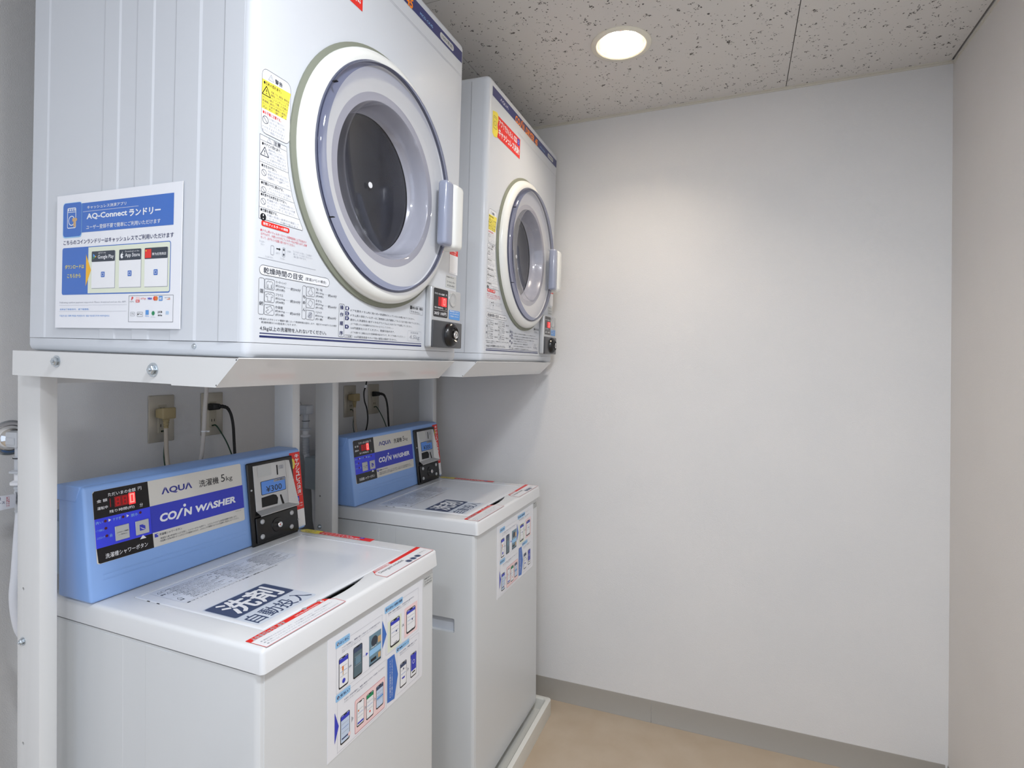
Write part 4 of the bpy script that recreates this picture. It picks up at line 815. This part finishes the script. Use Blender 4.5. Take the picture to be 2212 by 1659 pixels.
# ------------------------------------------------------------------ dryer stands
def post(r, y0, holes):
    bm = bmesh.new(); box(bm, .1996, .2675, y0, y0 + .0285, 0, 1.330, .0025, 2, edges=vert_edges); p = finish('post', bm, rackm, r)
    cs = []
    for z in holes: cs.append(cyl((.2193, y0 - .01, z), (0, 1, 0), .0030, .022, 12))
    cut(p, cs)
    for z in holes: LATHE('bolt_hole', blackm, p, [(.0029, .0035), (0, .0035)], (.2193, y0, z), (0, 1, 0), 10)
    BOX('foot_plate', rackm, p, .190, .277, y0 - .008, y0 + .036, 0, .004)
    return p
def hexbolt(r, name, c, d, s_=.0075, m=None):
    bm = bmesh.new(); lathe(bm, [(0, 0), (s_ * 1.35, 0), (s_ * 1.35, .0012), (s_ * .9, .0014)], c, d, 24); lathe(bm, [(s_ * .95, .0012), (s_ * .95, .0050), (s_ * .8, .0062), (s_ * .35, .0062), (s_ * .3, .0085), (0, .0088)], c, d, 6)
    bmesh.ops.recalc_face_normals(bm, faces=bm.faces)
    return finish(name, bm, m or zinc, r, sharp=25)
def make_stand():
    r = empty('dryer_stand', loc=(0, 0, 0))
    p1 = post(r, -.1734, (.9155, .6318)); p2 = post(r, .4284, (.9155, .6318))
    hexbolt(p1, 'bolt', (.2193, -.1734, .8196), (0, -1, 0), .0055)
    hexbolt(p2, 'bolt', (.2193, .4284, .8196), (0, -1, 0), .0055)
    T = lambda p: MR @ Vector(p)
    def sheet(name, quad, n, t=.0016, mats=rackm):
        bm = bmesh.new(); n = Vector(n) * t; v = [Vector(q) for q in quad]
        A = [bm.verts.new(T(q)) for q in v]; B = [bm.verts.new(T(q - n)) for q in v]; k = len(v)
        bm.faces.new(A); bm.faces.new(B[::-1])
        for i in range(k): bm.faces.new((A[i], B[i], B[(i + 1) % k], A[(i + 1) % k]))
        bmesh.ops.recalc_face_normals(bm, faces=bm.faces); return finish(name, bm, mats, r, smooth=False)
    YF = .4446; zt, zb = 1.3420, 1.2985
    for y, s_ in ((YR_, 1), (YF, -1)):
        sr = sheet('side_rail', [(.2409, y, zb), (.640, y, zb + .0012), (.640, y, zb - .0006), (.7310, y, zb), (.7750, y, zt), (.2409, y, zt)], (0, -s_, 0))
        bm = bmesh.new(); a, b = sorted((y + s_ * .0017, y + s_ * .040)); box(bm, .2409, .768, a, b, zt - .0018, zt); finish('rail_flange', bm, rackm, r, M=MR)
        bm = bmesh.new(); a, b = sorted((y + s_ * .0018, y + s_ * .0245)); box(bm, .2409, .315, a, b, zb + .004, zt - .004); finish('bracket', bm, rackm, r, M=MR)
    fs = sheet('front_fascia', [(.7762, YR_ - .0004, zt), (.7762, YF + .0004, zt), (.7318, YF + .0004, zb - .0002), (.7318, YR_ - .0004, zb - .0002)], (.70, 0, -.714))
    n = Vector((.70, 0, -.714))
    for y in (YR_ + .0012, ):
        for x, z in ((.7725, 1.3395), (.7345, 1.3015)):
            bm = bmesh.new(); lathe(bm, [(.0016, 0), (0, .0004)], T((x - .0012, YR_ - .0002, z)), (0, -1, 0), 8); finish('corner_hole', bm, blackm, fs)
    hexbolt(r, 'bolt', T((.3648, YR_, 1.3258)), (0, -1, 0)); hexbolt(r, 'bolt', T((.6003, YR_, 1.3198)), (0, -1, 0), .0082)
    # rear cross bar tying the two posts
    BOX('cross_bar', rackm, r, .1996, .2020, -.1448, .4284, 1.2900, 1.3250)
    return r
s1 = make_stand(); s2 = copy_tree(s1); s2.location = (0, .7655, 0)
tag(s1, 'white steel stand under the nearer dryer, its bolted side rail facing the camera', 'stand', 'dryer stands')
tag(s2, 'white steel stand under the farther dryer, between the washers and the back wall', 'stand', 'dryer stands')

# ------------------------------------------------------------------ outlets, plugs and cords on the left wall
def outlet(y, label):
    r = empty('wall_outlet', loc=(0, y, 1.1197))
    bm = bmesh.new(); box(bm, .0002, .0055, 0, .0700, 0, .1242, .0022, 2); finish('cover_plate', bm, plate, r)
    bm = bmesh.new(); box(bm, .0050, .0072, .0235, .0470, .0240, .0985, .0008, 1); ins = finish('socket', bm, sockm, r)
    for z in (.0840, .0400):
        for yy in (.0305, .0395): BOX('slot', blackm, ins, .0071, .0074, yy - .0010, yy + .0010, z, z + .0075)
    BOX('ground_port', blackm, ins, .0071, .0075, .0310, .0385, .0265, .0305)
    tag(r, label, 'outlet', 'wall outlets'); return r
L = DP
outlet(.2028, 'metal wall outlet holding the beige plug above the nearer washer'); outlet(.3543, 'metal wall outlet holding the black plug above the nearer washer')
outlet(.2028 + L, 'metal wall outlet holding the beige plug above the farther washer'); outlet(.3543 + L, 'metal wall outlet holding the black plug above the farther washer')
def beige_cord(dy, label):
    r = empty('power_cord', loc=(0, dy, 1.1197)); z0 = -1.1197
    bm = bmesh.new(); hexa(bm, [(.0078, .217, 1.186 + z0), (.042, .214, 1.182 + z0), (.042, .252, 1.182 + z0), (.0078, .250, 1.186 + z0), (.0078, .217, 1.209 + z0), (.042, .214, 1.213 + z0), (.042, .252, 1.213 + z0), (.0078, .250, 1.209 + z0)], .004, 3); pg = finish('plug', bm, beige, r)
    pts = [Vector((.030, .2315, 1.186 + z0 - i * .0016)) for i in range(20)]
    bm = bmesh.new(); tube(bm, pts, .008, 12, radf=lambda i: .0092 - .0002 * i - (.0012 if i % 4 > 1 else 0)); finish('strain_relief', bm, beige, pg)
    TUBE('cable', cordm, r, [(.030, .2315, 1.160 + z0), (.031, .2312, 1.135 + z0), (.036, .2290, 1.09 + z0), (.050, .2255, 1.045 + z0), (.068, .222, .99 + z0), (.078, .22, .93 + z0)], .0052, 10)
    TUBE('ground_wire', green, r, [(.0072, .2375, 1.149 + z0), (.018, .236, 1.146 + z0), (.026, .2315, 1.128 + z0), (.027, .228, 1.08 + z0), (.045, .224, 1.03 + z0)], .0016, 6)
    return tag(r, label, 'power cord', 'power cords')
beige_cord(0, 'beige plug with a cream cable behind the nearer washer console'); beige_cord(L, 'beige plug with a cream cable behind the farther washer console')
def black_cord(dy, label):
    r = empty('power_cord', loc=(0, dy, 1.1197)); z0 = -1.1197
    bm = bmesh.new(); hexa(bm, [(.0078, .3710, 1.193 + z0), (.033, .3720, 1.195 + z0), (.033, .3950, 1.196 + z0), (.0078, .3940, 1.193 + z0), (.0078, .3710, 1.214 + z0), (.033, .3720, 1.213 + z0), (.033, .3950, 1.212 + z0), (.0078, .3940, 1.214 + z0)], .0035, 3); pg = finish('plug', bm, bcord, r)
    pts = spline([(.028, .388, 1.2045 + z0), (.034, .400, 1.2035 + z0), (.040, .409, 1.199 + z0), (.044, .413, 1.190 + z0)], 6)
    bm = bmesh.new(); tube(bm, pts, .006, 10, radf=lambda i: .0066 - .00012 * i - (.0010 if i % 3 == 1 else 0)); finish('strain_relief', bm, bcord, pg)
    TUBE('cable', bcord, r, [(.042, .411, 1.196 + z0), (.047, .4165, 1.178 + z0), (.052, .4195, 1.145 + z0), (.056, .4200, 1.09 + z0), (.065, .417, 1.03 + z0), (.088, .41, .95 + z0)], .0040, 10)
    TUBE('ground_wire', green, r, [(.0072, .3890, 1.1480 + z0), (.016, .391, 1.149 + z0), (.024, .399, 1.132 + z0), (.036, .411, 1.098 + z0), (.050, .419, 1.055 + z0), (.060, .418, 1.03 + z0)], .0019, 6)
    return tag(r, label, 'power cord', 'power cords')
black_cord(0, 'black plug and cable beside a thin green wire behind the nearer washer'); black_cord(L, 'black plug and cable beside a thin green wire behind the farther washer')
r = tag(empty('hanging_cord', loc=(.12, .2769, 1.33)), 'cream cord hanging from under the nearer dryer down behind the blue console', 'cord')
TUBE('cable', mat('cord_pale', (206, 200, 194), .5), r, [(0, .0015, .01), (0, 0, -.07), (.0, -.004, -.12), (0, -.0075, -.18), (-.004, -.0115, -.25), (-.024, -.014, -.30), (-.046, -.016, -.38)], .0052, 12)
LATHE('cable_tie', iw, r, [(.0056, -.0015), (.0066, -.0015), (.0066, .0015), (.0056, .0015)], (0, -.0075, -.180), (0, .02, 1), 16, closed=True); BOX('tie_head', iw, r, .002, .008, -.002, .004, -.183, -.179, bev=.0006, seg=1)
r = tag(empty('hanging_cord', loc=(.12, .7649, 0)), 'thin black cord dangling from the farther dryer in front of the two outlets', 'cord')
TUBE('cable', bcord, r, [(0, .192, 1.335), (0, .1885, 1.268), (0, .1810, 1.243), (0, .1725, 1.222), (0, .1760, 1.190), (0, .1905, 1.158), (0, .1960, 1.120), (-.008, .1975, 1.080), (-.030, .197, 1.03), (-.040, .190, .96)], .0026, 8)
LATHE('connector', iw, r, [(.0034, -.006), (.0042, -.004), (.0042, .004), (.0034, .006)], (0, .1815, 1.244), (0, .3, 1), 12)

# ------------------------------------------------------------------ water taps and hoses
def tap(dy, label, glabel):
    r = empty('water_tap', loc=(0, -.089 + dy, 1.171))
    LATHE('escutcheon', chrome, r, [(.0365, .0002), (.0365, .0030), (.0335, .0050), (.0300, .0052), (.0270, .0060), (.0235, .0140), (.0170, .0220), (.0135, .0240), (.0120, .0240)], (0, 0, 0), (1, 0, 0), 48)
    LATHE('outlet_pipe', fit, r, [(.0120, .018), (.0120, .040), (.0135, .041), (.0135, .050)], (0, 0, 0), (1, 0, 0), 24)
    bm = bmesh.new(); box(bm, .040, .080, -.0270, .0080, -.0145, .0175, .004, 2); el = finish('elbow', bm, fit, r)
    bm = bmesh.new(); box(bm, .0450, .0740, -.0285, -.0265, -.0090, .0060, .001, 1); finish('lever', bm, fit, el)
    LATHE('elbow_joint', fit, r, [(.0095, -.012), (.0095, -.034), (.0120, -.035), (.0120, -.0375), (.0105, -.038), (.0105, -.060), (.0180, -.063), (.0185, -.0665), (.0100, -.0670)], (.062, -.0105, 0), (0, 0, 1), 24)
    for z in (-.036, -.0645): LATHE('joint_seal', blackm, r, [(.0128, z), (.0128, z - .0018), (.010, z - .0018), (.010, z)], (.062, -.0105, 0), (0, 0, 1), 24, closed=True)
    LATHE('hose_nut', iw, r, [(.0090, -.067), (.0105, -.069), (.0105, -.082), (.0170, -.086), (.0170, -.091), (.0095, -.0925), (.0085, -.10)], (.062, -.0105, 0), (0, 0, 1), 24)
    return tag(r, label, 'tap', glabel)
tap(0, 'chrome-flanged water tap with grey elbow, left of the near post', 'washer water taps')
tap(L + .035, 'water tap with pale fittings seen in the gap between the two middle posts', 'washer water taps')
def hose(dy, label, sag):
    r = empty('water_hose', loc=(0, dy, 0))
    TUBE('hose_tube', hosew, r, [(.062, -.0995, 1.075), (.064, -.0990, 1.03), (.075, -.0985 - sag * .3, .98), (.095, -.0960 - sag * .85, .91), (.100, -.0970 - sag, .86), (.103, -.0965 - sag * .8, .80), (.108, -.090 - sag * .4, .75), (.112, -.088, .68), (.110, -.070, .61), (.120, -.045, .57), (.146, -.030, .555), (.172, -.028, .55)], .0098, 16)
    bm = bmesh.new(); tube(bm, spline([(.062, -.0995, 1.078), (.063, -.0993, 1.05), (.064, -.099, 1.02)], 10), .011, 16, radf=lambda i: .0112 - (.0012 if i % 3 == 1 else 0)); finish('hose_sleeve', bm, fit, r)
    return tag(r, label, 'hose', 'washer water hoses')
hose(0, 'white water hose bulging out to the left of the near post', .030); hose(L + .035, 'water hose hidden behind the middle posts, below the second tap', .0)
# paper tag around the near hose
bm = bmesh.new(); hexa(bm, [(.0885, -.178, 1.0385), (.0893, -.178, 1.0385), (.0893, -.1225, 1.0400), (.0885, -.1225, 1.0400), (.0885, -.178, 1.0680), (.0893, -.178, 1.0680), (.0893, -.1215, 1.0668), (.0885, -.1215, 1.0668)])
hexa(bm, [(.0650, -.1110, 1.0402), (.0658, -.1110, 1.0402), (.0893, -.1217, 1.0400), (.0885, -.1225, 1.0400), (.0650, -.1105, 1.066), (.0658, -.1105, 1.066), (.0893, -.1207, 1.0668), (.0885, -.1215, 1.0668)])
tg = finish('hose_tag', bm, mat('tag_paper', (230, 232, 238), .5), smooth=False)
P = Print(lambda u, v, w_: (.0893 + w_, u, v), .0002)
P.text('社', -.1500, 1.0595, -.1450, 1.0655, inv, 1, bold=.03, res=2); P.text('ホース', -.1560, 1.0515, -.1390, 1.0560, inv, 1, bold=.03, res=2); P.text('!', -.1500, 1.0430, -.1480, 1.0490, inv, 1, bold=.03, res=2)
P.text('使用上の', -.1365, 1.0440, -.1345, 1.0640, ipk, 1, rot=-1, bold=.02); P.text('ご注意をお', -.1335, 1.0440, -.1315, 1.0640, ipk, 1, rot=-1, bold=.02)
P.emit('printed_graphics', tg); tag(tg, 'white paper tag with blue writing and a pink stamp, left of the near post', 'tag')
